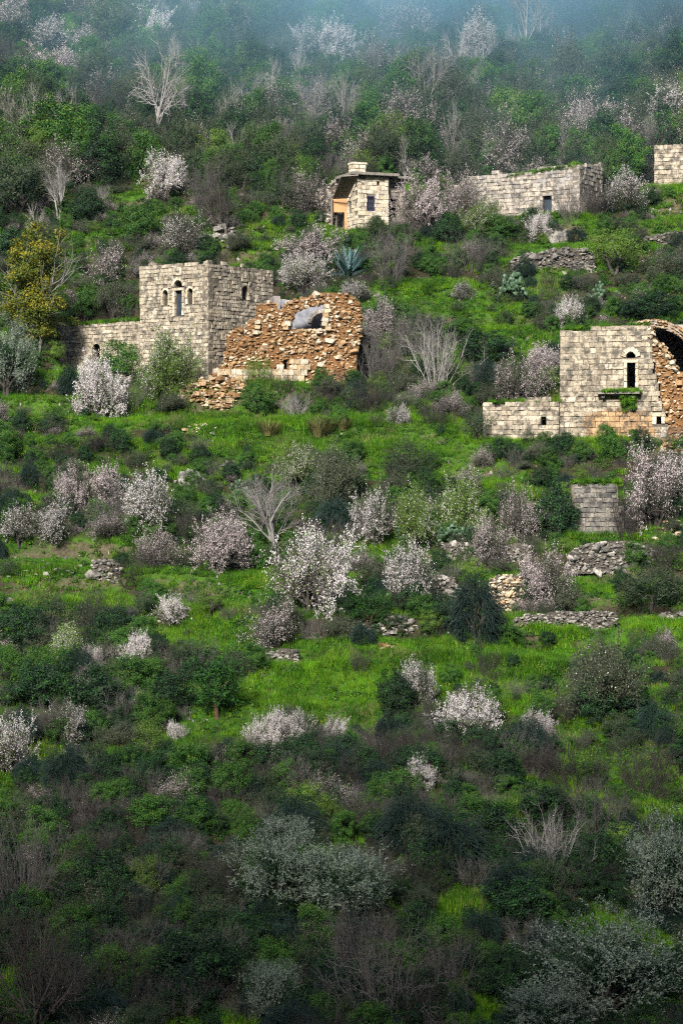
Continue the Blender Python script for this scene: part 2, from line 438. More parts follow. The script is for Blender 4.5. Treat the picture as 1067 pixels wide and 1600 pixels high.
# ------------------------------------------------------------------ masonry
def make_blocks(n=8):
    out = []
    for k in range(n):
        bm = bmesh.new(); bmesh.ops.create_cube(bm, size=1.0)
        bmesh.ops.bevel(bm, geom=bm.edges[:], offset=0.085, segments=1, affect='EDGES')
        r = random.Random(k)
        for v in bm.verts:
            v.co.x += r.uniform(-.05, .05); v.co.y += r.uniform(-.12, .12); v.co.z += r.uniform(-.06, .06)
        V = [tuple(v.co) for v in bm.verts]; F = [[v.index for v in f.verts] for f in bm.faces]
        bm.free(); out.append((V, F))
    return out
def make_rubbles(n=10):
    out = []
    for k in range(n):
        r = random.Random(100 + k); bm = bmesh.new()
        for i in range(13):
            v = Vector((r.gauss(0, 1), r.gauss(0, 1), r.gauss(0, 1))).normalized()
            bm.verts.new((v.x * r.uniform(.42, .6), v.y * r.uniform(.42, .6), v.z * r.uniform(.36, .55)))
        res = bmesh.ops.convex_hull(bm, input=bm.verts[:])
        bmesh.ops.delete(bm, geom=[g for g in res['geom_interior'] if isinstance(g, bmesh.types.BMVert)], context='VERTS')
        bm.verts.index_update()
        V = [tuple(v.co) for v in bm.verts]; F = [[v.index for v in f.verts] for f in bm.faces]
        bm.free(); out.append((V, F))
    return out
SHAPES = {'block': make_blocks(), 'rubble': make_rubbles()}
_meshes = {}
def stone_mesh(shape, k, mat):
    key = (shape, k, mat)
    if key not in _meshes:
        V, F = SHAPES[shape][k]
        me = bpy.data.meshes.new('stone'); me.from_pydata(V, [], F); me.materials.append(M[mat]); me.update()
        _meshes[key] = me
    return _meshes[key]

class Masonry:
    def __init__(s, mat): s.items = []; s.mat = mat
    def add(s, mtx, shape, size, mat=None):
        s.items.append((size, len(s.items), mtx, shape, random.randrange(len(SHAPES[shape])), mat or s.mat))
    def finish(s, parent, base, limit=300, name='stone', rest='stonework'):
        T = Matrix.Translation(-Vector(base))
        items = sorted(s.items, key=lambda t: (-t[0], t[1]))
        for size, _, mtx, shape, k, mat in items[:limit]:
            o = bpy.data.objects.new(name, stone_mesh(shape, k, mat)); o.parent = parent; o.matrix_local = T @ mtx
            COL.objects.link(o)
        if len(items) > limit:
            V, F, MI, mats = [], [], [], []
            for size, _, mtx, shape, k, mat in items[limit:]:
                if mat not in mats: mats.append(mat)
                v, f = SHAPES[shape][k]; b = len(V); mm = T @ mtx
                V += [tuple(mm @ Vector(p)) for p in v]; F += [[i + b for i in q] for q in f]; MI += [mats.index(mat)] * len(f)
            me = bpy.data.meshes.new(rest); me.from_pydata(V, [], F)
            for m in mats: me.materials.append(M[m])
            me.polygons.foreach_set('material_index', MI); me.update()
            tag(add(rest, me, parent), kind='stuff')

def grid_core(f, us, vs, occ, d0, d1, base, mat, name='core'):
    """solid slab between depths d0 (front) and d1 (back) over the filled cells, one closed surface"""
    V, F, idx = [], [], {}
    def vid(i, j, k):
        key = (i, j, k)
        if key not in idx:
            idx[key] = len(V); V.append(tuple(f.pt(us[i], vs[j], d0 if k == 0 else d1) - np.array(base)))
        return idx[key]
    nu, nv = occ.shape
    g = lambda i, j: 0 <= i < nu and 0 <= j < nv and occ[i, j]
    for i in range(nu):
        for j in range(nv):
            if not occ[i, j]: continue
            F.append((vid(i, j, 0), vid(i+1, j, 0), vid(i+1, j+1, 0), vid(i, j+1, 0)))
            F.append((vid(i, j, 1), vid(i, j+1, 1), vid(i+1, j+1, 1), vid(i+1, j, 1)))
            if not g(i-1, j): F.append((vid(i, j, 0), vid(i, j+1, 0), vid(i, j+1, 1), vid(i, j, 1)))
            if not g(i+1, j): F.append((vid(i+1, j, 0), vid(i+1, j, 1), vid(i+1, j+1, 1), vid(i+1, j+1, 0)))
            if not g(i, j-1): F.append((vid(i, j, 0), vid(i, j, 1), vid(i+1, j, 1), vid(i+1, j, 0)))
            if not g(i, j+1): F.append((vid(i, j+1, 0), vid(i+1, j+1, 0), vid(i+1, j+1, 1), vid(i, j+1, 1)))
    me = bpy.data.meshes.new(name); me.from_pydata(V, [], F); me.materials.append(M[mat]); me.update()
    return me

def op_px(f, x0, y0, x1, y1, arch=False, trim=0.2):
    """opening given by its photo rectangle"""
    xm, ym = (x0 + x1) / 2, (y0 + y1) / 2
    u0, _ = f.uv(x0, ym); u1, _ = f.uv(x1, ym); _, v1 = f.uv(xm, y0); _, v0 = f.uv(xm, y1)
    return dict(u0=u0, u1=u1, v0=v0, v1=v1, arch=arch, trim=trim)

def wall(root, base, f, W, top, openings, mat, course=0.38, length=0.58, T=0.7, mas=None, trim_mat=None, left=lambda v: 0.0, right=None, core='joint', proud=0.05, jag=.3):
    """coursed wall: a mortar core with real openings, and a block for every stone"""
    right = right or (lambda v: W)
    mas = mas or Masonry(mat)
    top0, sd = top, f.O[0]
    top = lambda u: top0(u) - jag * max(0.0, float(vnoise(u * 1.1 + sd, sd * .37, 8))) ** .7
    rects = []
    for o in openings:
        if o['arch']:
            r = (o['u1'] - o['u0']) / 2; vs_ = o['v1'] - r; c = (o['u0'] + o['u1']) / 2
            if vs_ > o['v0']: rects.append((o['u0'], o['u1'], o['v0'], vs_))
            for k in range(5):
                a = vs_ + r * k / 5; b = vs_ + r * (k + 1) / 5; w = math.sqrt(max(r*r - (r * (k + .5) / 5)**2, 0))
                rects.append((c - w, c + w, a, b))
        else: rects.append((o['u0'], o['u1'], o['v0'], o['v1']))
    hmax = max(top(u) for u in np.linspace(0, W, 40))
    us = sorted(set(np.round(np.concatenate([np.arange(0, W, 0.5), [W], *[[r[0], r[1]] for r in rects]]), 4)))
    us = [u for u in us if -1e-6 <= u <= W + 1e-6]
    vs = sorted(set(np.round(np.concatenate([np.arange(0, hmax + .39, 0.4), *[[r[2], r[3]] for r in rects]]), 4)))
    occ = np.zeros((len(us) - 1, len(vs) - 1), bool)
    for i in range(len(us) - 1):
        for j in range(len(vs) - 1):
            u = (us[i] + us[i+1]) / 2; v = (vs[j] + vs[j+1]) / 2
            ok = vs[j+1] < top(u) + 0.06 and left(v) - .05 < u < right(v) + .05
            for (a, b, c, d) in rects:
                if a < u < b and c < v < d: ok = False
            occ[i, j] = ok
    w = add('wall', grid_core(f, us, vs, occ, -proud - 0.03, -T, base, core), root)
    # dressed stones round the openings
    excl = []
    tm = trim_mat or mat
    for o in openings:
        t = o['trim']; a, b, c, d = o['u0'], o['u1'], o['v0'], o['v1']
        if t <= 0:
            excl.append(('r', a - .02, b + .02, c, d)); continue
        if o['arch']:
            r = (b - a) / 2; cc = (a + b) / 2; sp = d - r
            n = max(5, int(math.pi * (r + t / 2) / 0.26))
            for k in range(n):
                th = math.pi * (k + .5) / n; R = r + t / 2
                mas.add(f.mat(cc + R * math.cos(th), sp + R * math.sin(th), -0.1, math.pi * R / n * 1.02, 0.3, t * 1.02, th - math.pi / 2), 'block', t * t * .8, tm)
            excl.append(('c', cc, sp, r + t + .01)); dtop = sp
        else:
            mas.add(f.mat((a + b) / 2, d + t / 2, -0.085, (b - a) + 2 * t, 0.3, t * 1.05), 'block', (b - a) * t, tm); dtop = d
        h = dtop - c
        if h > 0.15:
            n = max(1, int(round(h / 0.5)))
            for k in range(n):
                for s_, uu in ((-1, a - t / 2), (1, b + t / 2)):
                    mas.add(f.mat(uu, c + h * (k + .5) / n, -0.095, t, 0.3, h / n * 0.98), 'block', t * h / n, tm)
            excl.append(('r', a - t - .01, b + t + .01, c, d if not o['arch'] else dtop))
        if not o['arch']: excl.append(('r', a - t, b + t, d, d + t))
    v = 0.0
    while v < hmax + 0.1:
        ch = course * random.uniform(0.86, 1.16)
        mid = v + ch / 2
        iv = [(left(mid), right(mid))]
        for e in excl:
            if e[0] == 'r':
                if e[4] <= v + .08 or e[3] >= v + ch - .08: continue
                a, b = e[1], e[2]
            else:
                dv = max(v - e[2], 0) if mid > e[2] else (e[2] - (v + ch))
                if mid < e[2] - 0.02 or dv >= e[3]: continue
                hw = math.sqrt(e[3]**2 - max(dv, 0)**2); a, b = e[1] - hw, e[1] + hw
            iv = [p for (x0, x1) in iv for p in ((x0, min(x1, a)), (max(x0, b), x1)) if p[1] - p[0] > 0.06]
        for (x0, x1) in iv:
            u = x0
            while u < x1 - 0.02:
                L = length * random.uniform(0.5, 1.55)
                if x1 - (u + L) < length * 0.45: L = x1 - u
                if L > length * 1.9: L = (x1 - u) / 2
                um = u + L / 2
                if mid < top(um):
                    dj = random.uniform(-0.05, 0.03) + .04 * float(vnoise(um * .6 + sd, mid * .6, 9))
                    mas.add(f.mat(um, mid + random.uniform(-.012, .012), -0.11 + dj, L * 0.975, 0.26, ch * 0.965, random.uniform(-.02, .02)), 'block', L * ch)
                u += L
        v += ch
    return w, mas

def inpoly(u, v, P):
    c = False; j = len(P) - 1
    for i in range(len(P)):
        if (P[i][1] > v) != (P[j][1] > v) and u < (P[j][0] - P[i][0]) * (v - P[i][1]) / (P[j][1] - P[i][1]) + P[i][0]: c = not c
        j = i
    return c

def rubble_wall(root, base, f, poly, holes, mat, core, spacing=0.27, T=0.9, cell=0.2, limit=300, size=(0.55, 1.75), name='rubble_wall', rest='rubble', extra=None, jut=0.0, fill=.95):
    """uneven wall of undressed stones with a broken outline"""
    us = np.arange(min(p[0] for p in poly) - cell, max(p[0] for p in poly) + cell, cell)
    vs = np.arange(min(p[1] for p in poly) - cell, max(p[1] for p in poly) + cell, cell)
    ok = lambda u, v: inpoly(u, v, poly) and not any(inpoly(u, v, h) for h in holes)
    occ = np.array([[ok(us[i] + cell / 2, vs[j] + cell / 2) for j in range(len(vs) - 1)] for i in range(len(us) - 1)])
    w = add(name, grid_core(f, us, vs, occ, -0.1, -T, base, core), root)
    mas = Masonry(mat)
    if extra: extra(mas)
    skip = getattr(mas, 'skip', None)
    R = random.Random(len(poly))
    v = vs[0]; row = 0
    while v < vs[-1]:
        u = us[0] + (row % 2) * spacing * 0.5
        while u < us[-1]:
            uu = u + R.uniform(-.4, .4) * spacing; vv = v + R.uniform(-.35, .35) * spacing
            if ok(uu, vv) and not (skip and skip(uu, vv)) and R.random() < fill + .55 * float(vnoise(uu * .9 + 7, vv * .9, 5)):
                s = spacing * (size[0] + (size[1] - size[0]) * R.random() ** 1.6)
                if R.random() < 0.09: s *= R.uniform(1.5, 2.2)
                q = Matrix.Rotation(R.uniform(-.5, .5), 4, 'X') @ Matrix.Rotation(R.uniform(-.6, .6), 4, 'Y') @ Matrix.Rotation(R.uniform(0, 6), 4, 'Z')
                mas.add(f.mat(uu, vv, -0.1 + R.uniform(-.05, .1) + jut * R.random(), 1, 1, 1, R.uniform(-.3, .3)) @ Matrix.Diagonal((s * R.uniform(.9, 1.5), s, s * R.uniform(.6, .95), 1)) @ q, 'rubble', s * s)
            u += spacing
        v += spacing * 0.8; row += 1
    # stones on the broken edges, across the thickness
    for i in range(1, occ.shape[0] - 1):
        for j in range(1, occ.shape[1] - 1):
            if occ[i, j] and not (occ[i-1, j] and occ[i+1, j] and occ[i, j+1]):
                for d in (-.3, -.62, -T + .08):
                    s = spacing * R.uniform(*size)
                    q = Matrix.Rotation(R.uniform(0, 6), 4, 'X') @ Matrix.Rotation(R.uniform(0, 6), 4, 'Z')
                    mas.add(f.mat(us[i] + R.uniform(0, cell), vs[j] + R.uniform(0, cell), d + R.uniform(-.1, .1), s, s, s * .8) @ q, 'rubble', s * s * .5)
    mas.finish(w, base, limit, rest=rest)
    return w

def box(f, u0, u1, v0, v1, d0, d1, base, mat, name):
    us, vs = [u0, u1], [v0, v1]
    return grid_core(f, us, vs, np.array([[True]]), d0, d1, base, mat, name)

def slab(corners, thick, base, mat, name):
    """thin solid from four world corners, thickness along its normal"""
    c = [np.array(p, float) - np.array(base) for p in corners]
    n = unit(np.cross(c[1] - c[0], c[3] - c[0])) * thick
    V = [tuple(p) for p in c] + [tuple(p + n) for p in c]
    F = [(3, 2, 1, 0), (4, 5, 6, 7), (0, 1, 5, 4), (1, 2, 6, 5), (2, 3, 7, 6), (3, 0, 4, 7)]
    me = bpy.data.meshes.new(name); me.from_pydata(V, [], F); me.materials.append(M[mat]); me.update()
    return me

def px_poly(f, pts): return [f.uv(x, y) for x, y in pts]
def stepped(vals):
    """ragged top line from (u, v) pairs"""
    us = [p[0] for p in vals]; vv = [p[1] for p in vals]
    return lambda u: float(np.interp(u, us, vv))

# ---- tower house
def tower_house():
    base = tuple(TOWER_C)
    t = thing('stone_house', 'tall square pale stone tower house with an arched doorway between two slit windows', 'house', base)
    hF = f_tower.uv(325, 407)[1]
    topF = stepped([(0, f_tower.uv(212, 416)[1]), (1.0, f_tower.uv(226, 415)[1]), (1.3, f_tower.uv(230, 411)[1]), (4, hF - .1), (6.5, hF), (TW, hF)])
    w = f_tower
    door = op_px(w, 273, 453.5, 284.5, 493, False, 0.22)
    fan = op_px(w, 271.5, 437.5, 285, 448.5, True, 0.28)
    wl = op_px(w, 254.5, 453, 262.5, 477, True, 0.2); wr = op_px(w, 293, 450, 301, 475, True, 0.2)
    low = op_px(w, 246, 553, 252, 563, False, 0)
    wf, mas = wall(t, base, w, TW, topF, [door, fan, wl, wr], 'lime', 0.33, 0.5, trim_mat='cream')
    mas.finish(wf, base, 190)
    # closed doorway of dark planks
    dr = add('door', box(w, door['u0'], door['u1'], door['v0'], door['v1'], -.38, -.46, base, 'door', 'door'), t)
    n = 4; du = (door['u1'] - door['u0']) / n
    for k in range(n):
        add('plank', box(w, door['u0'] + du * k + .012, door['u0'] + du * (k + 1) - .012, door['v0'] + .02, door['v1'] - .02, -.34, -.379, base, 'door', 'plank'), dr)
    # right-hand face
    r_ = f_tower_r
    hR = lambda u: float(np.interp(u, [0, TD_], [f_tower_r.uv(325, 407)[1], f_tower_r.uv(424, 420)[1]]))
    side = op_px(r_, 378, 446, 388, 468, True, 0.22)
    wr2, mas2 = wall(t, base, r_, TD_, hR, [side], 'lime', 0.33, 0.5)
    mas2.finish(wr2, base, 110)
    # unseen back walls and flat roof close the room
    fb = Face(*(f_tower_r.pt(TD_, 0)), -TU[0], -TU[1])
    add('back_wall', box(fb, 0, TW, 0, hF - 1.2, 0, -.6, base, 'mortar', 'back_wall'), t)
    fl = Face(*(f_tower.pt(0, 0) + np.array([TV[0], TV[1], 0]) * TD_), -TV[0], -TV[1])
    add('back_wall', box(fl, .61, TD_ - .72, 0, hF - 1.2, 0, -.6, base, 'mortar', 'back_wall'), t)
    p = [f_tower.pt(.1, hF - 1.1, -.72), f_tower.pt(TW - .72, hF - 1.1, -.72)]
    add('roof', slab([p[0], p[1], p[1] + np.array([*TV, 0]) * (TD_ - .8), p[0] + np.array([*TV, 0]) * (TD_ - .8)], .3, base, 'concrete', 'roof'), t)
tower_house()

def tower_annex():
    base = tuple(f_annex.pt(AW / 2, .6)); f = f_annex
    t = thing('stone_wall', 'low weathered stone wall with grass along its top, running left from the tower house', 'wall', base)
    T = stepped([(0, f.uv(98, 504)[1]), (0.9, f.uv(110, 508)[1]), (3, f.uv(140, 506)[1]), (6, f.uv(175, 502)[1]), (AW, f.uv(209, 498)[1])])
    hole = op_px(f, 144, 537, 157, 570, True, 0.22)
    w, mas = wall(t, base, f, AW - .02, T, [hole], 'lime', 0.34, 0.5)
    mas.finish(w, base, 300)
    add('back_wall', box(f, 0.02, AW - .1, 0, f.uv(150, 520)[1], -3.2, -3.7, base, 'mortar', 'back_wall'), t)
    fl = Face(*(f.pt(0, 0) + np.array([*TV, 0]) * 3.6), -TV[0], -TV[1])
    wl, ml = wall(t, base, fl, 2.85, lambda u: f.uv(98, 510)[1], [], 'grey', 0.38, 0.55)
    ml.finish(wl, base, 0)
    add('roof', slab([f.pt(.02, f.uv(150, 516)[1], -.71), f.pt(AW, f.uv(150, 516)[1], -.71), f.pt(AW, f.uv(150, 516)[1], -3.9), f.pt(.02, f.uv(150, 516)[1], -3.9)], .22, base, 'ground', 'roof'), t)
tower_annex()

# ---- orange ruin
def orange_ruin():
    f = f_ruin; base = tuple(f.pt(6, .6))
    t = thing('ruined_wall', 'collapsed orange rubble wall with a wide arched hole through it, beside the tower house', 'ruin', base)
    out = px_poly(f, [(330, 612), (338, 594), (340, 578), (350, 572), (352, 552), (356, 545), (357, 524), (366, 516), (376, 511), (383, 518), (388, 506), (392, 498), (402, 500), (403, 478), (412, 473), (424, 471), (432, 476), (436, 487), (443, 484), (446, 474), (460, 469), (476, 464), (490, 460), (508, 457), (524, 457), (545, 460), (556, 466), (564, 478), (567, 495), (565, 515), (560, 540), (556, 565), (556, 612)])
    hole = px_poly(f, [(455, 513), (456, 500), (463, 489), (474, 481), (488, 477), (505, 475), (517, 477), (516, 484), (511, 495), (509, 506), (508, 513)])
    slit = px_poly(f, [(443.5, 561), (451, 561), (451, 576), (443.5, 576)])
    u0, v0 = f.uv(372, 588); u1, v1 = f.uv(488, 560)
    def dressed(mas):
        # two low courses of squared stones still stand at the foot
        for r_, (ya, yb, xa, xb) in enumerate(((586, 577, 332, 480), (595, 586.5, 325, 470), (577, 569, 432, 478), (569, 560.5, 452, 470))):
            ua, va = f.uv(xa, ya); ub, vb = f.uv(xb, yb); u = ua
            while u < ub:
                L = random.uniform(.4, .75)
                if not (f.uv(441, 570)[0] < u + L / 2 < f.uv(453.5, 570)[0] and r_ >= 2): mas.add(f.mat(u + L / 2, (va + vb) / 2, -.02, L * .96, .35, (vb - va) * .95), 'block', 9, 'debris')
                u += L
        # lighter voussoirs at the right jamb of the arch
        for (x, y, s) in ((510, 478, .5), (511, 485, .55), (509, 492, .5), (508, 499, .55), (507, 506, .5), (449, 505, .6), (446, 512, .5), (402, 503, .5), (402, 511, .5), (399, 519, .45), (498, 517, .6), (512, 513, .5)):
            u, v = f.uv(x, y); mas.add(f.mat(u, v, 0.0, s, .5, s * .75, random.uniform(-.3, .3)), 'block', 9, 'debris')
        a, b = f.uv(332, 590)[0], f.uv(478, 590)[0]; c = f.uv(400, 578)[1]
        mas.skip = lambda u, v: a < u < b and v < c
    rubble_wall(t, base, f, out, [hole, slit], 'rubble', 'rubble_core', 0.255, 1.0, 0.2, 300, name='rubble_wall', extra=dressed)
    # inner room wall seen through the hole, with its own small arch
    g = Face(*(f.pt(4.5, 0, -3.4)), f.u[0], f.u[1])
    ia = op_px(g, 487, 489.5, 517, 520, True, 0.35)
    tt = g.uv(480, 466)[1]
    w, mas = wall(t, base, g, 7.2, lambda u: tt, [ia], 'grey', .4, .6, core='inner_blue')
    mas.items = [i for i in mas.items if i[0] < .11 and i[3] == 'block']
    mas.finish(w, base, 20)
    add('back_wall', box(g, 0, 7.2, 0, tt, -2.0, -2.3, base, 'inner', 'back_wall'), t)
    for uu in (0.0, 6.6):
        add('side_wall', box(g, uu, uu + .6, 0, tt, 2.35, -.05, base, 'inner', 'side_wall'), t)
orange_ruin()

def on_ground(pts):
    return [place(x, y) for x, y in pts]

def rubble_pile(label, poly, n, mat, smax, hmax, limit=120, seed=1, category='rubble', group=None):
    R = random.Random(seed)
    xs = [p[0] for p in poly]; ys = [p[1] for p in poly]
    cx, cy = sum(xs) / len(xs), sum(ys) / len(ys)
    base = place(cx, cy)
    t = thing('rubble_pile', label, category, tuple(base), group)
    mas = Masonry(mat); k = 0
    while k < n:
        x = R.uniform(min(xs), max(xs)); y = R.uniform(min(ys), max(ys))
        if not inpoly(x, y, poly): continue
        k += 1
        p = place(x, y)
        e = max(0, 1 - ((x - cx) / (max(xs) - min(xs)) * 2)**2 - ((y - cy) / (max(ys) - min(ys)) * 2)**2)
        s = smax * (0.35 + 0.65 * R.random()**2)
        q = Matrix.Rotation(R.uniform(0, 6), 4, 'Z') @ Matrix.Rotation(R.uniform(-.5, .5), 4, 'X')
        mas.add(Matrix.Translation(Vector(p) + Vector((0, 0, s * .12 + hmax * e * R.random()))) @ q @ Matrix.Diagonal((s * R.uniform(.9, 1.6), s, s * R.uniform(.5, .8), 1)), 'rubble' if R.random() < .8 else 'block', s)
    mas.finish(t, tuple(base), limit, rest='small_stones')
    return t

# ---- right house
def right_house():
    f = f_right; base = tuple(f.pt(RW / 2, .5))
    t = thing('stone_house', 'square-fronted pale stone house with a balcony slab, its right side broken open', 'house', base)
    hT = f.uv(880, 515)[1]; hR = f.uv(1015, 508)[1]
    T = stepped([(0, hT), (RW - 1.4, hR), (RW, hR)])
    right = lambda v: float(np.interp(v, [0, 2.0, f.uv(0, 620)[1] if False else 3.6, 5.2, 7.0, 8.6, 10], [RW - .05, RW - .1, RW - .55, RW - .95, RW - 1.25, RW - 1.45, RW - 1.5])) + 0.12 * math.sin(v * 9)
    door = op_px(f, 979.5, 566, 992.5, 606, False, 0.26)
    fan = op_px(f, 978.5, 549.5, 992.5, 559, True, 0.4)
    win = op_px(f, 1025.5, 650.5, 1033, 662.5, False, 0.32)
    drain = op_px(f, 958, 631, 969, 644, True, 0.0); drain['v0'] = drain['v1'] - (drain['u1'] - drain['u0'])
    w, mas = wall(t, base, f, RW, T, [door, fan, win], 'lime_stain', 0.42, 0.58, T=0.8, right=right, trim_mat='cream')
    mas.finish(w, base, 300)
    add('back_wall', box(f, 0.0, 6.2, 0, hT - .7, -5.2, -5.7, base, 'inner', 'back_wall'), t)
    add('partition', box(f, 6.2, 6.7, 0, hT - .8, -1.2, -5.7, base, 'inner', 'partition'), t)
    fl = Face(*(f.pt(0, 0) + np.array([*RV, 0]) * 5.2), -RV[0], -RV[1])
    add('side_wall', box(fl, 0, 4.39, 0, hT - .7, 0, -.6, base, 'grey', 'side_wall'), t)
    add('roof', slab([f.pt(0, hT - .65, -.82), f.pt(6.7, hT - .65, -.82), f.pt(6.7, hT - .65, -5.6), f.pt(0, hT - .65, -5.6)], .3, base, 'ground', 'roof'), t)
    # balcony slab on two corbels
    a, v = f.uv(934, 616); b, _ = f.uv(1001, 616)
    bal = add('balcony', box(f, a, b, v, v + .17, .75, -.02, base, 'concrete', 'balcony'), t)
    for u in (a + .5, b - .5):
        add('corbel', box(f, u - .12, u + .12, v - .3, v - .004, .5, -.02, base, 'dark', 'corbel'), bal)
    # stones of the broken side
    out = px_poly(f, [(1012, 512), (1019, 511), (1021, 526), (1030, 534), (1038, 543), (1044, 552), (1050, 563), (1055, 576), (1061, 581), (1075, 583), (1090, 600), (1095, 705), (1040, 705), (1044, 670), (1040, 640), (1033, 620), (1027, 590), (1020, 560), (1016, 535)])
    def caps(mas):
        for (x, y, s) in ((1026, 535, .6), (1032, 541, .55), (1038, 548, .6), (1044, 557, .55), (1050, 567, .6), (1054, 577, .55), (1021, 522, .4)):
            u, v = f.uv(x, y); mas.add(f.mat(u, v, -.1, s * 1.1, .7, s * .8, -.6), 'rubble', 9, 'debris')
    g = Face(*(f.pt(0, 0, -.12)), f.u[0], f.u[1])
    rubble_wall(t, base, g, out, [], 'rubble', 'rubble_core', 0.3, 1.3, 0.2, 200, name='broken_wall', extra=caps)
    # barrel vault behind, its front edge broken
    uc, vc = f.uv(1014, 497); Rr = 4.1; vc -= Rr; d0, d1 = -1.7, -7.0
    V, F = [], []
    na = 30
    angs = np.linspace(math.radians(-8), math.radians(188), na)
    for d in (d0, d1):
        for rr in (Rr, Rr - .66):
            for a_ in angs:
                j = (.12 * math.sin(a_ * 13) + .08 * math.sin(a_ * 29)) if d == d0 else 0
                V.append(tuple(f.pt(uc + rr * math.cos(a_), vc + rr * math.sin(a_), d + j) - np.array(base)))
    def q(a, b): return [(a + i, a + i + 1, b + i + 1, b + i) for i in range(na - 1)]
    F = q(0, 2 * na) + q(na, 0) + q(3 * na, na) + q(2 * na, 3 * na)
    me = bpy.data.meshes.new('vault'); me.from_pydata(V, [], F); me.materials.append(M['inner']); me.update()
    vault = add('vault', me, t)
    mas = Masonry('rubble'); R = random.Random(5)
    for row in range(3):
        for k in range(70):
            a_ = math.radians(-6 + 192 * (k + R.random() * .6) / 70); rr = Rr - .1 - .22 * row
            s = R.uniform(.2, .34)
            mas.add(f.mat(uc + rr * math.cos(a_), vc + rr * math.sin(a_), d0 + .04 + R.uniform(-.05, .1), s, s, s * .75, a_ - math.pi / 2 + R.uniform(-.3, .3)), 'rubble', s)
    for k in range(120):                      # stones bedded on the back of the vault
        a_ = math.radians(R.uniform(20, 160)); s = R.uniform(.2, .36)
        mas.add(f.mat(uc + (Rr + .02) * math.cos(a_), vc + (Rr + .02) * math.sin(a_), d0 - R.uniform(0, 1.6), s, s, s * .5, a_ - math.pi / 2), 'rubble', s)
    mas.finish(vault, base, 100)
    add('back_wall', box(f, uc - Rr, uc + Rr, 0, vc + Rr * .98, d1 + .02, d1 - .4, base, 'inner', 'back_wall'), t)
    add('side_wall', box(f, uc + Rr - .5, uc + Rr - .02, 0, vc, d0 - .02, d1, base, 'inner', 'side_wall'), t)
right_house()

def right_annex():
    f = f_rannex; base = tuple(f.pt(RAW / 2, .5))
    t = thing('stone_wall', 'low pale stone wall with one square hole, joining the left of the balcony house', 'wall', base)
    T = stepped([(0, f.uv(764, 632)[1]), (3.4, f.uv(825, 628)[1]), (3.5, f.uv(826, 624)[1]), (RAW, f.uv(877, 622)[1])])
    hole = op_px(f, 845, 651, 853, 664.5, False, 0.0)
    w, mas = wall(t, base, f, RAW - .02, T, [hole], 'lime', 0.37, 0.54)
    mas.finish(w, base, 300)
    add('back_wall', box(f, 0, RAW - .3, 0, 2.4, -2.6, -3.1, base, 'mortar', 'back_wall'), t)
    add('roof', slab([f.pt(0, 2.45, -.71), f.pt(RAW - .3, 2.45, -.71), f.pt(RAW - .3, 2.45, -3.1), f.pt(0, 2.45, -3.1)], .25, base, 'ground', 'roof'), t)
    fl = Face(*(f.pt(0, 0) + np.array([*RV, 0]) * 3.1), -RV[0], -RV[1])
    add('side_wall', box(fl, 0, 2.39, 0, 2.4, 0, -.5, base, 'grey', 'side_wall'), t)
right_annex()

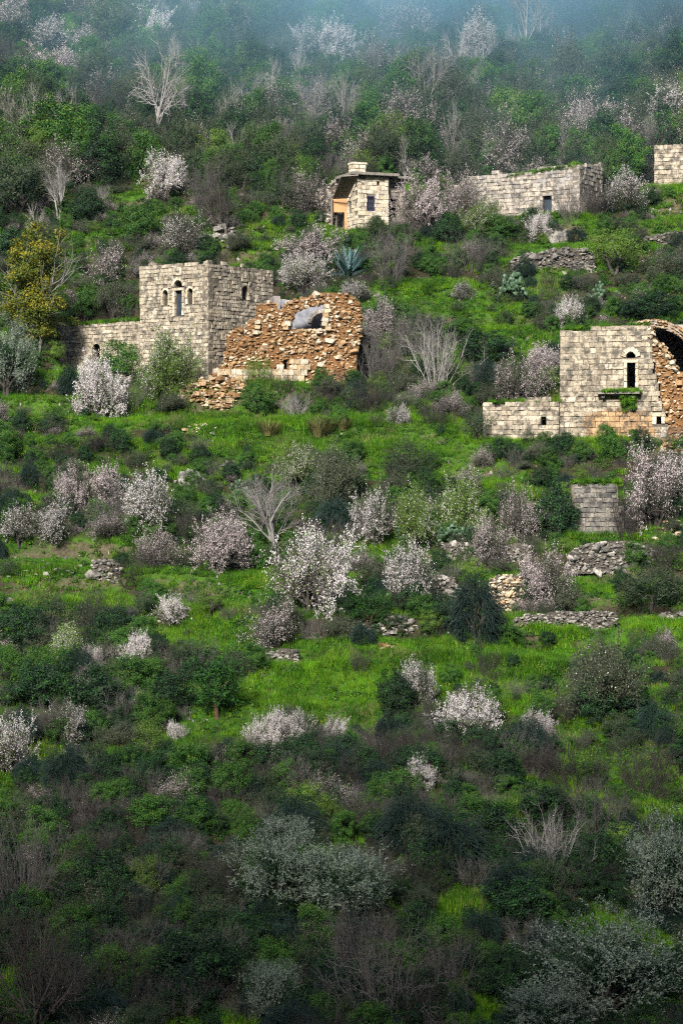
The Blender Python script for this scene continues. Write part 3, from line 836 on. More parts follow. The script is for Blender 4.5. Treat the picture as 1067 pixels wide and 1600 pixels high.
# ---- small house with flat roof
def mid_house():
    f = f_mid; base = tuple(f.pt(0, .5))
    t = thing('stone_house', 'small cream stone house under a flat concrete roof with a barred blue window', 'house', base)
    W = f.uv(607, 320)[0]; top = f.uv(570, 274)[1]
    win = op_px(f, 573.5, 305.5, 585.5, 329, False, 0.0); vent = op_px(f, 589, 282, 593, 288, False, 0.0)
    w, mas = wall(t, base, f, W, lambda u: top, [win, vent], 'cream', .42, .62, jag=0)
    mas.finish(w, base, 150)
    fr = add('window', box(f, win['u0'], win['u1'], win['v0'], win['v1'], -.36, -.4, base, 'door', 'window'), t)
    a, b, c, d = win['u0'], win['u1'], win['v0'], win['v1']; e = .09
    for (q0, q1, r0, r1) in ((a, a + e, c, d), (b - e, b, c, d), (a + e, b - e, c, c + e), (a + e, b - e, d - e, d)):
        add('frame', box(f, q0, q1, r0, r1, -.08, -.16, base, 'frame', 'frame'), fr)
    for k in range(1, 4): add('bar', box(f, a + (b - a) * k / 4 - .016, a + (b - a) * k / 4 + .016, c + e, d - e, -.1, -.13, base, 'iron', 'bar'), fr)
    for k in range(1, 3): add('bar', box(f, a + e, b - e, c + (d - c) * k / 3 - .016, c + (d - c) * k / 3 + .016, -.131, -.16, base, 'iron', 'bar'), fr)
    # left wall
    g = f_mid_l; sl = op_px(g, 544.5, 313, 548.5, 331, False, 0.0)
    wl, ml = wall(t, base, g, 3.6, lambda u: top, [sl], 'cream', .42, .62, jag=0)
    ml.finish(wl, base, 80)
    # further room to the right, set back, its wall seen beyond the corner
    f2 = Face(*(f.pt(W, 0, -.9)), f.u[0], f.u[1])
    dw = op_px(f2, 607, 309, 622, 338, False, 0.0)
    w2, m2 = wall(t, base, f2, 2.2, lambda u: top - .1, [dw], 'grey', .42, .6, jag=0)
    m2.finish(w2, base, 40)
    add('back_wall', box(f, 0, W + 2.2, 0, top - .1, -3.6, -4.1, base, 'mortar', 'back_wall'), t)
    add('side_wall', box(f2, 1.7, 2.2, 0, top - .1, -.72, -2.69, base, 'mortar', 'side_wall'), t)
    # roof slab
    rf = add('roof', slab([f.pt(-.75, top + .06, .55), f.pt(W + .75, top + .06, .55), f.pt(W + 2.6, top + .06, -.2), f.pt(W + 2.6, top + .06, -4.3)], .26, base, 'concrete', 'roof'), t)
    rf.data = slab([f.pt(-.75, top + .06, .55), f.pt(W + .95, top + .06, .55), f.pt(W + .95, top + .06, -4.2), f.pt(-.75, top + .06, -4.2)], .26, base, 'concrete', 'roof')
    add('roof', slab([f.pt(W + .954, top - .02, -.35), f.pt(W + 2.7, top - .02, -.35), f.pt(W + 2.7, top - .02, -4.2), f.pt(W + .954, top - .02, -4.2)], .22, base, 'concrete', 'roof'), t)
    # masonry chimney block standing on the roof
    ua = f.uv(555, 262)[0]; ub = f.uv(575, 262)[0]
    h0 = top + .325; ch = add('chimney', box(f, ua + .05, ub - .05, h0, h0 + .95, -.65, -1.5, base, 'mortar', 'chimney'), t)
    mc = Masonry('cream')
    for r_ in range(2):
        L = (ub - ua) / 2
        for k in range(2): mc.add(f.mat(ua + L * (k + .5), h0 + .22 + .42 * r_, -.68, L * .97, .3, .4), 'block', 1)
        for k in range(2):
            g2 = Face(*(f.pt(ua, h0, -1.55)), -MV[0], -MV[1]); mc.add(g2.mat(.22 + .45 * k, .22 + .42 * r_, -.06, .43, .24, .4), 'block', 1)
    mc.finish(ch, base, 20)
    add('cap', box(f, ua - .1, ub + .1, h0 + .88, h0 + 1.06, -.5, -1.7, base, 'cream', 'cap'), ch)
    # porch: plastered wall with a dark doorway under an up-tilted board roof
    fp = Face(*(wpt(517, 362, 230.6) - np.array([0, 0, .5])), 1, .05)
    a0 = 0.0; a1 = fp.uv(543, 330)[0]; tp = fp.uv(530, 309)[1]
    dr = op_px(fp, 520.5, 331, 538, 359, False, 0)
    us = [a0, dr['u0'], dr['u1'], a1]; vs = [0, dr['v1'], tp]
    add('porch_wall', grid_core(fp, us, vs, np.array([[True, True], [False, True], [True, True]]), 0, -.35, base, 'plaster', 'porch_wall'), t)
    add('back_wall', box(fp, a0, a1 + .6, 0, tp, -2.0, -2.3, base, 'inner', 'back_wall'), t)
    P = [wpt(519.5, 310, 230.2), wpt(543, 309, 230.0), wpt(560, 273, 227.3), wpt(533, 275, 227.2)]
    n_b = 6
    pr = add('porch_roof', slab([P[0] + np.array([0, 0, .07]), P[1] + np.array([0, 0, .07]), P[2] + np.array([0, 0, .07]), P[3] + np.array([0, 0, .07])], .12, base, 'concrete', 'porch_roof'), t)
    for k in range(n_b):
        a_, b_ = k / n_b + .008, (k + 1) / n_b - .008
        L0, L1 = P[0] + (P[3] - P[0]) * a_, P[0] + (P[3] - P[0]) * b_; R0, R1 = P[1] + (P[2] - P[1]) * a_, P[1] + (P[2] - P[1]) * b_
        add('board', slab([L0, R0, R1, L1], .06, base, 'soffit', 'board'), pr)
    add('brace', box(fp, a0 - .02, a0 + .14, 0, tp, .35, .2, base, 'concrete', 'brace'), t)
mid_house()

def mid_ruin_wall():
    f = Face(*(wpt(436, 372, 233.0) - np.array([0, 0, .4])), .97, -.2); base = tuple(f.pt(3, .4))
    t = thing('ruined_wall', 'overgrown grey stone wall sloping down to the left of the flat-roofed house', 'ruin', base)
    out = px_poly(f, [(436, 378), (438, 362), (448, 340), (456, 326), (470, 318), (478, 311), (492, 303), (498, 296), (512, 288), (526, 279), (531, 277), (527, 300), (520, 318), (516, 378)])
    rubble_wall(t, base, f, out, [], 'grey', 'mortar', .34, .8, .25, 160, fill=1.1)
mid_ruin_wall()

# ---- long roofless house on the upper terrace
def long_house():
    f = f_long; base = tuple(f.pt(LW / 2, .6))
    t = thing('stone_house', 'long low grey stone house with a green doorway and plants growing on its top', 'house', base)
    hR = f.uv(905, 256)[1]
    uA = f.uv(730, 290)[0]
    T = stepped([(0, f.uv(712, 292)[1]), (uA, f.uv(735, 279)[1]), (f.uv(770, 270)[0], f.uv(770, 269)[1]), (LW, hR)])
    door = op_px(f, 848, 305, 862, 334, False, 0.3)
    w, mas = wall(t, base, f, LW, T, [door], 'grey', .42, .66)
    mas.finish(w, base, 300)
    add('door', box(f, door['u0'], door['u1'], door['v0'], door['v1'], -.45, -.52, base, 'door', 'door'), t)
    g = f_long_r
    wr, mr = wall(t, base, g, 5.6, lambda u: float(np.interp(u, [0, 5.6], [g.uv(905, 256)[1], g.uv(950, 258)[1]])), [], 'grey', .42, .66)
    mr.finish(wr, base, 0)
    v = hR - .9
    add('roof', slab([f.pt(0.1, v - 1.2, -.72), f.pt(LW - .72, v, -.72), f.pt(LW - .72, v, -5.5), f.pt(.1, v - 1.2, -5.5)], .3, base, 'ground', 'roof'), t)
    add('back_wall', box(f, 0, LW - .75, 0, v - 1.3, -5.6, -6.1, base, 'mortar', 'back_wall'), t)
long_house()

def upper_house():
    f = f_upper; base = tuple(f.pt(2, .6))
    t = thing('stone_house', 'dark-streaked square stone house cut by the right edge, highest on the slope', 'house', base)
    tp = f.uv(1040, 223)[1]
    w, mas = wall(t, base, f, 6.0, lambda u: tp - .02 * u, [], 'lime', .42, .62)
    mas.finish(w, base, 170)
    g = Face(*(f.pt(0, 0) + np.array([-f.n[0], -f.n[1], 0]) * 5), f.n[0], f.n[1])
    add('side_wall', box(g, 0, 4.2, 0, tp - .3, 0, -.6, base, 'grey', 'side_wall'), t)
    add('back_wall', box(f, .65, 6, 0, tp - .3, -4.4, -5, base, 'mortar', 'back_wall'), t)
    add('roof', slab([f.pt(.7, tp - .5, -.72), f.pt(6, tp - .5, -.72), f.pt(6, tp - .5, -4.3), f.pt(.7, tp - .5, -4.3)], .3, base, 'ground', 'roof'), t)
upper_house()

def block_wall():
    f = f_block; base = tuple(f.pt(2, .4))
    t = thing('retaining_wall', 'coursed dark block retaining wall standing below the balcony house', 'wall', base)
    tp = f.uv(930, 753)[1]; W = f.uv(977, 800)[0]
    right = lambda v: W - v * .17 + .1 * math.sin(v * 8)
    left = lambda v: .12 + v * .03 + .1 * math.sin(v * 7 + 1)
    w, mas = wall(t, base, f, W, lambda u: tp if u < W * .8 else tp - .1, [], 'dark', .37, .62, left=left, right=right)
    mas.finish(w, base, 300)
block_wall()

# ---- dry-stone terrace walls; outlines read from the photograph, standing where the ground is
def dry_wall(label, pts, spacing=.25, limit=60, mat='field', T=.7, tilt=0.0, off=.25):
    bx = [p[0] for p in pts]; by = max(p[1] for p in pts)
    q = place(sum(bx) / len(bx), by)
    f = Face(*(wpt(min(bx), by, q[1] - off)), 1, tilt)
    base = tuple(f.pt(f.uv(max(bx), by)[0] / 2, 0))
    t = thing('dry_stone_wall', label, 'wall', base, 'dry-stone terrace walls')
    P = px_poly(f, pts)
    lo = min(p[1] for p in P); P = [(u, v - .5 if v < lo + .3 else v) for u, v in P]
    rubble_wall(t, base, f, P, [], mat, 'mortar', spacing, T, .2, limit, (.65, 1.7), name='wall', rest='small_stones', fill=1.1)
dry_wall('long humped dry-stone wall below the block retaining wall', [(884, 886), (890, 868), (905, 855), (930, 849), (960, 847), (985, 847), (1000, 851), (1018, 858), (1036, 868), (1040, 884)], .24, 120)
dry_wall('low dry-stone wall just left of the dark olive at the right edge', [(798, 982), (806, 966), (840, 961), (880, 957), (930, 955), (962, 958), (966, 970), (940, 980)], .22, 70)
dry_wall('short dry-stone wall with an orange patch beside the pink almond', [(766, 946), (768, 906), (778, 901), (800, 899), (816, 902), (822, 920), (816, 946)], .24, 60, 'debris')
dry_wall('squat grass-capped stone wall stub left of the weeping evergreen', [(676, 952), (676, 908), (690, 900), (706, 903), (716, 916), (722, 926), (734, 930), (732, 948)], .26, 60)
dry_wall('small dry-stone wall below the prickly pear clump', [(686, 868), (690, 850), (706, 846), (726, 849), (740, 856), (742, 868)], .23, 30)
dry_wall('pale dry-stone wall between the dome bush and the upper prickly pear', [(796, 420), (800, 404), (822, 396), (846, 394), (862, 388), (890, 386), (918, 390), (930, 400), (928, 418)], .3, 40, 'dark')
dry_wall('stony terrace wall under the highest house by the right edge', [(1003, 384), (1006, 372), (1030, 366), (1070, 360), (1082, 384)], .34, 30, 'dark')
dry_wall('low stone terrace edge running out of the right side below the dark olive', [(1028, 972), (1032, 962), (1060, 958), (1085, 956), (1085, 974)], .22, 20)
dry_wall('short stretch of grey terrace wall left of the humped stone wall', [(780, 872), (784, 854), (805, 850), (830, 852), (832, 872)], .25, 30)
dry_wall('grey stone heap of a fallen terrace wall beside the brown brush at left', [(140, 898), (146, 878), (160, 872), (176, 876), (190, 884), (188, 900)], .26, 40, 'field')
dry_wall('stone-faced bank under the bare tree with the orange trunk neighbour', [(415, 1036), (418, 1020), (440, 1016), (466, 1018), (470, 1036)], .22, 30)

rubble_pile('fan of fallen orange stones spilling left from the ruined wall', [(278, 618), (304, 594), (335, 574), (360, 588), (392, 592), (376, 622), (354, 646), (328, 640), (296, 628)], 520, 'rubble', .62, 1.0, 260, 3)
rubble_pile('heap of pale fallen stones at the right foot of the ruined wall', [(478, 600), (488, 580), (500, 568), (530, 556), (556, 556), (562, 575), (548, 596), (520, 602)], 260, 'debris', .6, 1.1, 160, 4)
rubble_pile('orange fallen stones under the broken side of the balcony house', [(1030, 700), (1040, 684), (1060, 676), (1085, 676), (1085, 708), (1050, 708)], 120, 'rubble', .6, .8, 80, 5)
rubble_pile('loose grey stones under the small juniper with a bare orange stem', [(548, 962), (580, 958), (630, 966), (652, 974), (645, 990), (600, 994), (560, 986)], 150, 'field', .5, .4, 80, 6)
rubble_pile('scatter of stones on the grass right of the block retaining wall', [(1000, 812), (1030, 800), (1067, 796), (1067, 836), (1020, 846), (990, 838)], 70, 'debris', .6, .3, 50, 7)
rubble_pile('pale rocks beneath the dark twisted bare tree', [(334, 384), (338, 366), (350, 356), (372, 352), (378, 372), (360, 388)], 60, 'field', 1.0, .8, 40, 8)
rubble_pile('tumbled grey stones in the dark brush at lower left', [(72, 1304), (80, 1285), (100, 1274), (118, 1278), (118, 1296), (96, 1308)], 70, 'field', .42, .5, 40, 9)
rubble_pile('tumbled grey stones in the dark brush at lower right', [(752, 1290), (760, 1268), (784, 1262), (800, 1272), (796, 1292)], 70, 'field', .42, .5, 40, 10)
rubble_pile('stones in the dark bank left of the pale pink almond bush', [(40, 1062), (60, 1038), (84, 1040), (90, 1056), (66, 1070)], 60, 'debris', .45, .4, 40, 11)
rubble_pile('two orange boulders and chips on the grass below the loose stones', [(588, 1016), (596, 1008), (624, 1006), (630, 1014), (606, 1018)], 14, 'rubble', .6, .1, 14, 12)
rubble_pile('row of small stones on the grass under the tussocks', [(285, 668), (320, 660), (345, 664), (330, 676), (295, 680)], 30, 'debris', .5, .1, 30, 13)
rubble_pile('stones scattered on the grass slope at the left edge', [(0, 900), (40, 880), (130, 884), (120, 900), (20, 912)], 30, 'field', .45, .1, 30, 14)

def rock(label, px, py, w, h, seed):
    p = place(px, py); s = p[1] / FPX
    R = np.random.default_rng(seed)
    bm = bmesh.new(); bmesh.ops.create_icosphere(bm, subdivisions=3, radius=1.0)
    for v in bm.verts:
        n = v.co.normalized()
        k = 1 + .4 * float(vnoise(n.x * 2.2 + n.z * 1.3 + seed, n.y * 2.2 - n.z * 1.7, seed)) + .22 * float(vnoise(n.x * 6 + n.z * 4, n.y * 6 + seed, seed + 1))
        v.co = Vector((n.x * k, n.y * k, max(n.z, -.4) * k))
    me = bpy.data.meshes.new('rock'); bm.to_mesh(me); bm.free(); me.materials.append(M['rock'])
    o = add('rock_outcrop', me, None, (p[0], p[1] + w * s * .3, p[2] - h * s * .15))
    o.scale = (w * s / 2, w * s * .4, h * s)
    tag(o, label, 'rock', 'rock outcrops in the slope')
rock('broad grey rock outcrop above the left-hand prickly pear', 372, 730, 74, 13, 3)
rock('dark grey rock face beside the broad outcrop', 298, 756, 40, 24, 4)
rock('smooth grey rock slab on the terrace under the long house', 880, 372, 62, 22, 5)
rock('low rounded grey rock beside the orange-stemmed juniper stones', 490, 1002, 26, 12, 6)
rock('small pale rock on the terrace at the far left edge', 10, 945, 30, 14, 8)

# ------------------------------------------------------------------ plants
def perp(d, R):
    a = R.normal(size=3); a -= d * (a @ d)
    return a / (np.linalg.norm(a) + 1e-9)

def grow(P, R, o, d, L, r, lev, out):
    n = P['seg'][lev]
    pts = [o]; wig = P['wig'][lev]; tr = P['trop'][lev]
    d = d / np.linalg.norm(d)
    for i in range(n):
        d = d + R.normal(size=3) * wig + np.array([0, 0, tr])
        d = d / np.linalg.norm(d)
        pts.append(pts[-1] + d * (L / n))
    pts = np.array(pts)
    tip = P['taper'][lev]
    rad = r * (1 - (1 - tip) * np.linspace(0, 1, n + 1))
    out.append((pts, rad, lev))
    if lev + 1 < len(P['n']):
        k = P['n'][lev + 1]
        k = max(1, int(round(k * R.uniform(.8, 1.2))))
        for j in range(k):
            t = P['t0'][lev] + (1 - P['t0'][lev]) * (j + R.random()) / k
            s = t * n; i = min(int(s), n - 1); f = s - i
            q = pts[i] * (1 - f) + pts[i + 1] * f
            dd = pts[i + 1] - pts[i]; dd = dd / np.linalg.norm(dd)
            a = math.radians(P['ang'][lev + 1]) * R.uniform(.7, 1.25)
            cd = dd * math.cos(a) + perp(dd, R) * math.sin(a)
            grow(P, R, q, cd, P['len'][lev + 1] * R.uniform(.5, 1.3) * (1.15 - .45 * t), max(rad[i] * P['rr'], P['rmin']), lev + 1, out)

def tubes(branches, sides=(6, 5, 4, 3, 3)):
    V, Q = [], []; b = 0
    for pts, rad, lev in branches:
        k = sides[min(lev, 4)]; n = len(pts)
        d = np.gradient(pts, axis=0); d = d / (np.linalg.norm(d, axis=1, keepdims=True) + 1e-9)
        ref = np.array([.31, .95, .05]) if abs(d[0][2]) > .6 else np.array([.05, .1, 1.])
        x = np.cross(d, ref); x /= (np.linalg.norm(x, axis=1, keepdims=True) + 1e-9); y = np.cross(d, x)
        a = np.arange(k) * 2 * math.pi / k
        ring = pts[:, None] + rad[:, None, None] * (np.cos(a)[None, :, None] * x[:, None] + np.sin(a)[None, :, None] * y[:, None])
        V.append(ring.reshape(-1, 3))
        i = np.arange(n - 1)[:, None] * k; j = np.arange(k)[None]
        q = np.stack([i + j, i + (j + 1) % k, i + k + (j + 1) % k, i + k + j], -1).reshape(-1, 4) + b
        Q.append(q); b += n * k
    return np.concatenate(V), np.concatenate(Q)

def leaves(R, C, size, aspect=.5, out_dir=None, bias=.5, up=.0, fold=True):
    """one diamond leaf for every centre"""
    n = len(C)
    nrm = R.normal(size=(n, 3))
    if out_dir is not None: nrm = nrm + out_dir * bias * 2
    nrm[:, 2] += up
    nrm = unit(nrm)
    t = unit(np.cross(nrm, R.normal(size=(n, 3)))); s = np.cross(nrm, t)
    L = (size * R.uniform(.65, 1.3, n))[:, None]
    V = np.stack([C - t * L * .5, C + s * L * aspect * .5, C + t * L * .5, C - s * L * aspect * .5], 1).reshape(-1, 3)
    return V, np.arange(n * 4).reshape(-1, 4)

def along(R, branches, per, jit, levs):
    C = []
    for pts, rad, lev in branches:
        if lev not in levs: continue
        L = np.linalg.norm(pts[-1] - pts[0]); m = max(1, int(per * L))
        s = R.random(m) ** .8 * (len(pts) - 1); i = np.minimum(s.astype(int), len(pts) - 2); f = (s - i)[:, None]
        C.append(pts[i] * (1 - f) + pts[i + 1] * f + R.normal(size=(m, 3)) * jit)
    return np.concatenate(C)

BARK = {
    'grey': bark_mat('grey_bark', (0.1, 0.088, 0.08), (0.04, 0.035, 0.032)),
    'pale': bark_mat('pale_bark', (0.36, 0.345, 0.335), (0.18, 0.17, 0.16)),
    'brown': bark_mat('brown_twigs', (0.066, 0.06, 0.055), (0.026, 0.023, 0.021)),
    'tan': bark_mat('grey_twigs', (0.15, 0.14, 0.134), (0.06, 0.055, 0.052)),
    'orange': bark_mat('orange_bark', (0.13, 0.08, 0.045), (0.07, 0.045, 0.028)),
}
LEAF = {
    'white': leaf_mat('white_blossom', (0.84, 0.81, 0.81), (0.62, 0.56, 0.58), .3, .15, .7, .1),
    'pink': leaf_mat('pink_blossom', (0.74, 0.66, 0.67), (0.5, 0.41, 0.43), .3, .2, .7, .1),
    'fresh': leaf_mat('fresh_leaves', (0.075, 0.155, 0.02), (0.15, 0.24, 0.04)),
    'green': leaf_mat('green_leaves', (0.012, 0.058, 0.009), (0.04, 0.125, 0.018), .15),
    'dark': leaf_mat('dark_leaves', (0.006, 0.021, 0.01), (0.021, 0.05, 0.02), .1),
    'olive': leaf_mat('olive_leaves', (0.055, 0.085, 0.062), (0.24, 0.285, 0.225), .08, .35, .5, .35),
    'sage': leaf_mat('sage_leaves', (0.045, 0.065, 0.035), (0.1, 0.125, 0.07)),
    'blue': leaf_mat('blue_green_needles', (0.01, 0.027, 0.022), (0.024, 0.05, 0.038), .1),
    'gold': leaf_mat('golden_leaves', (0.15, 0.16, 0.012), (0.32, 0.24, 0.015)),
    'goldgreen': leaf_mat('yellow_green_leaves', (0.06, 0.1, 0.012), (0.14, 0.16, 0.02)),
    'mustard': leaf_mat('yellow_flowers', (0.6, 0.5, 0.02), (0.45, 0.42, 0.02)),
    'cactus': leaf_mat('cactus_skin', (0.035, 0.08, 0.04), (0.075, 0.13, 0.07), .0, .3, .5, .4),
    'agave': leaf_mat('agave_skin', (0.07, 0.15, 0.16), (0.14, 0.24, 0.25), .0, .2, .45, .4),
    'straw': leaf_mat('straw_grass', (0.2, 0.2, 0.07), (0.32, 0.29, 0.13), .3),
    'grass': leaf_mat('grass_blades', (0.03, 0.12, 0.006), (0.11, 0.3, 0.01), .35, .9, patch=(1.8, 1.45, .9)),
    'grass2': leaf_mat('yellowish_grass_blades', (0.11, 0.21, 0.01), (0.2, 0.3, 0.016), .35, .6, patch=(1.35, 1.2, .9)),
    'weed': leaf_mat('weed_leaves', (0.014, 0.05, 0.008), (0.045, 0.12, 0.014), .25, .6),
}

SHAPE = {
 # vase-shaped almond, branching from near the ground
 'almond': dict(stems=(3, 5), spread=.6, n=[1, 5, 7, 7], len=[.55, 1.75, 1.05, .7], seg=[3, 5, 4, 3], wig=[.12, .18, .18, .18], trop=[.05, .05, .05, .03], taper=[.75, .4, .3, .3], ang=[0, 44, 46, 46], t0=[.5, .2, .15], rr=.6, rmin=.0075, r=.1),
 'bare': dict(stems=(1, 3), spread=.35, n=[1, 6, 7, 8], len=[1.3, 2.0, 1.1, .75], seg=[4, 6, 5, 3], wig=[.1, .12, .14, .16], trop=[.05, .06, .05, .03], taper=[.75, .35, .3, .3], ang=[0, 40, 40, 40], t0=[.35, .2, .2], rr=.55, rmin=.007, r=.1),
 'tall': dict(stems=(1, 2), spread=.15, n=[1, 9, 5, 5], len=[3.2, 1.5, .8, .5], seg=[7, 5, 4, 3], wig=[.05, .1, .12, .14], trop=[.04, .1, .08, .05], taper=[.3, .3, .3, .3], ang=[0, 42, 40, 38], t0=[.2, .2, .2], rr=.5, rmin=.008, r=.085),
 'brush': dict(stems=(24, 30), spread=.75, n=[1, 7, 6], len=[2.4, .95, .5], seg=[5, 4, 2], wig=[.14, .17, .2], trop=[.02, .04, .02], taper=[.35, .35, .3], ang=[0, 36, 40], t0=[.2, .2], rr=.6, rmin=.0065, r=.02),
 'tangle': dict(stems=(22, 26), spread=.9, n=[1, 7, 5], len=[3.0, 1.2, .6], seg=[8, 6, 3], wig=[.22, .28, .3], trop=[-.02, -.03, .0], taper=[.35, .35, .3], ang=[0, 50, 50], t0=[.2, .2], rr=.6, rmin=.007, r=.025),
 'stemmed': dict(stems=(1, 2), spread=.25, n=[1, 6, 5], len=[1.3, 1.6, .8], seg=[4, 4, 3], wig=[.08, .14, .16], trop=[.03, .05, .03], taper=[.7, .4, .3], ang=[0, 48, 45], t0=[.45, .2], rr=.55, rmin=.012, r=.13),
}
def skeleton(key, R):
    P = SHAPE[key]; br = []
    ns = int(R.integers(P['stems'][0], P['stems'][1] + 1))
    for s in range(ns):
        a = 2 * math.pi * (s + R.random() * .6) / ns
        sp = P['spread'] * (R.random() ** .5 if ns > 4 else R.uniform(.6, 1.1)) if ns > 1 else P['spread'] * .3
        d = np.array([math.cos(a) * sp, math.sin(a) * sp, 1.0])
        grow(P, R, np.array([math.cos(a), math.sin(a), 0]) * (.05 * ns ** .5 if ns < 6 else R.uniform(.05, .75)) - np.array([0, 0, .15]), d, P['len'][0] * R.uniform(.8, 1.15), P['r'] * R.uniform(.75, 1.1), 0, br)
    return br

def puffs(R, n, rx, rz, zc, lump=.3, shell=.55, flat=-.5):
    """clump centres through a lumpy crown volume"""
    d = unit(R.normal(size=(n * 3, 3))); d = d[d[:, 2] > flat][:n]
    k = R.uniform(shell, 1.0, len(d)) * (1 + lump * vnoise(d[:, 0] * 2 + 5, d[:, 1] * 2 + d[:, 2] * 1.7 + R.random() * 9, int(R.integers(99))))
    return d * k[:, None] * np.array([rx, rx, rz]) + np.array([0, 0, zc]), d

def puff_leaves(R, c, d, per, rad, size, aspect, up=.6, bias=.8, flatten=.75):
    n = len(c)
    off = unit(R.normal(size=(n * per, 3))) * (R.random(n * per) ** .45)[:, None] * rad * R.uniform(.6, 1.25, n).repeat(per)[:, None]
    off[:, 2] *= flatten
    C = c.repeat(per, 0) + off
    return leaves(R, C, size, aspect, unit(off + d.repeat(per, 0) * rad * .5), bias, up)

def shoots(R, c, d, per, L, size, aspect):
    """short leafy shoots pointing up and out, for olives"""
    n = len(c); m = 9
    dirs = unit(d.repeat(per, 0) * .9 + R.normal(size=(n * per, 3)) * .65 + np.array([0, 0, .75]))
    o = c.repeat(per, 0) + R.normal(size=(n * per, 3)) * .16
    t = (np.arange(m) + .5) / m
    C = (o[:, None] + dirs[:, None] * (t[None, :, None] * L * R.uniform(.6, 1.3, n * per)[:, None, None])).reshape(-1, 3)
    ax = dirs.repeat(m, 0); sd = unit(np.cross(ax, R.normal(size=C.shape)))
    lv = unit(ax * .7 + sd); w = unit(np.cross(lv, ax)); k = (size * R.uniform(.7, 1.2, len(C)))[:, None]
    V = np.stack([C, C + lv * k * .5 + w * k * aspect * .5, C + lv * k, C + lv * k * .5 - w * k * aspect * .5], 1).reshape(-1, 3)
    return V, np.arange(len(C) * 4).reshape(-1, 4)

def join(parts):
    V, Q, MI, b = [], [], [], 0
    for (v, q), k in parts:
        V.append(v); Q.append(q + b); MI.append(np.full(len(q), k)); b += len(v)
    return np.concatenate(V), np.concatenate(Q), np.concatenate(MI)

PROTO = {}
def normalise(*arrs):
    """height 1, base at 0; returns scale"""
    top = max(np.percentile(a[:, 2], 99.7) for a in arrs); w = max(np.percentile(np.hypot(a[:, 0], a[:, 1]), 96) for a in arrs)
    return top, w

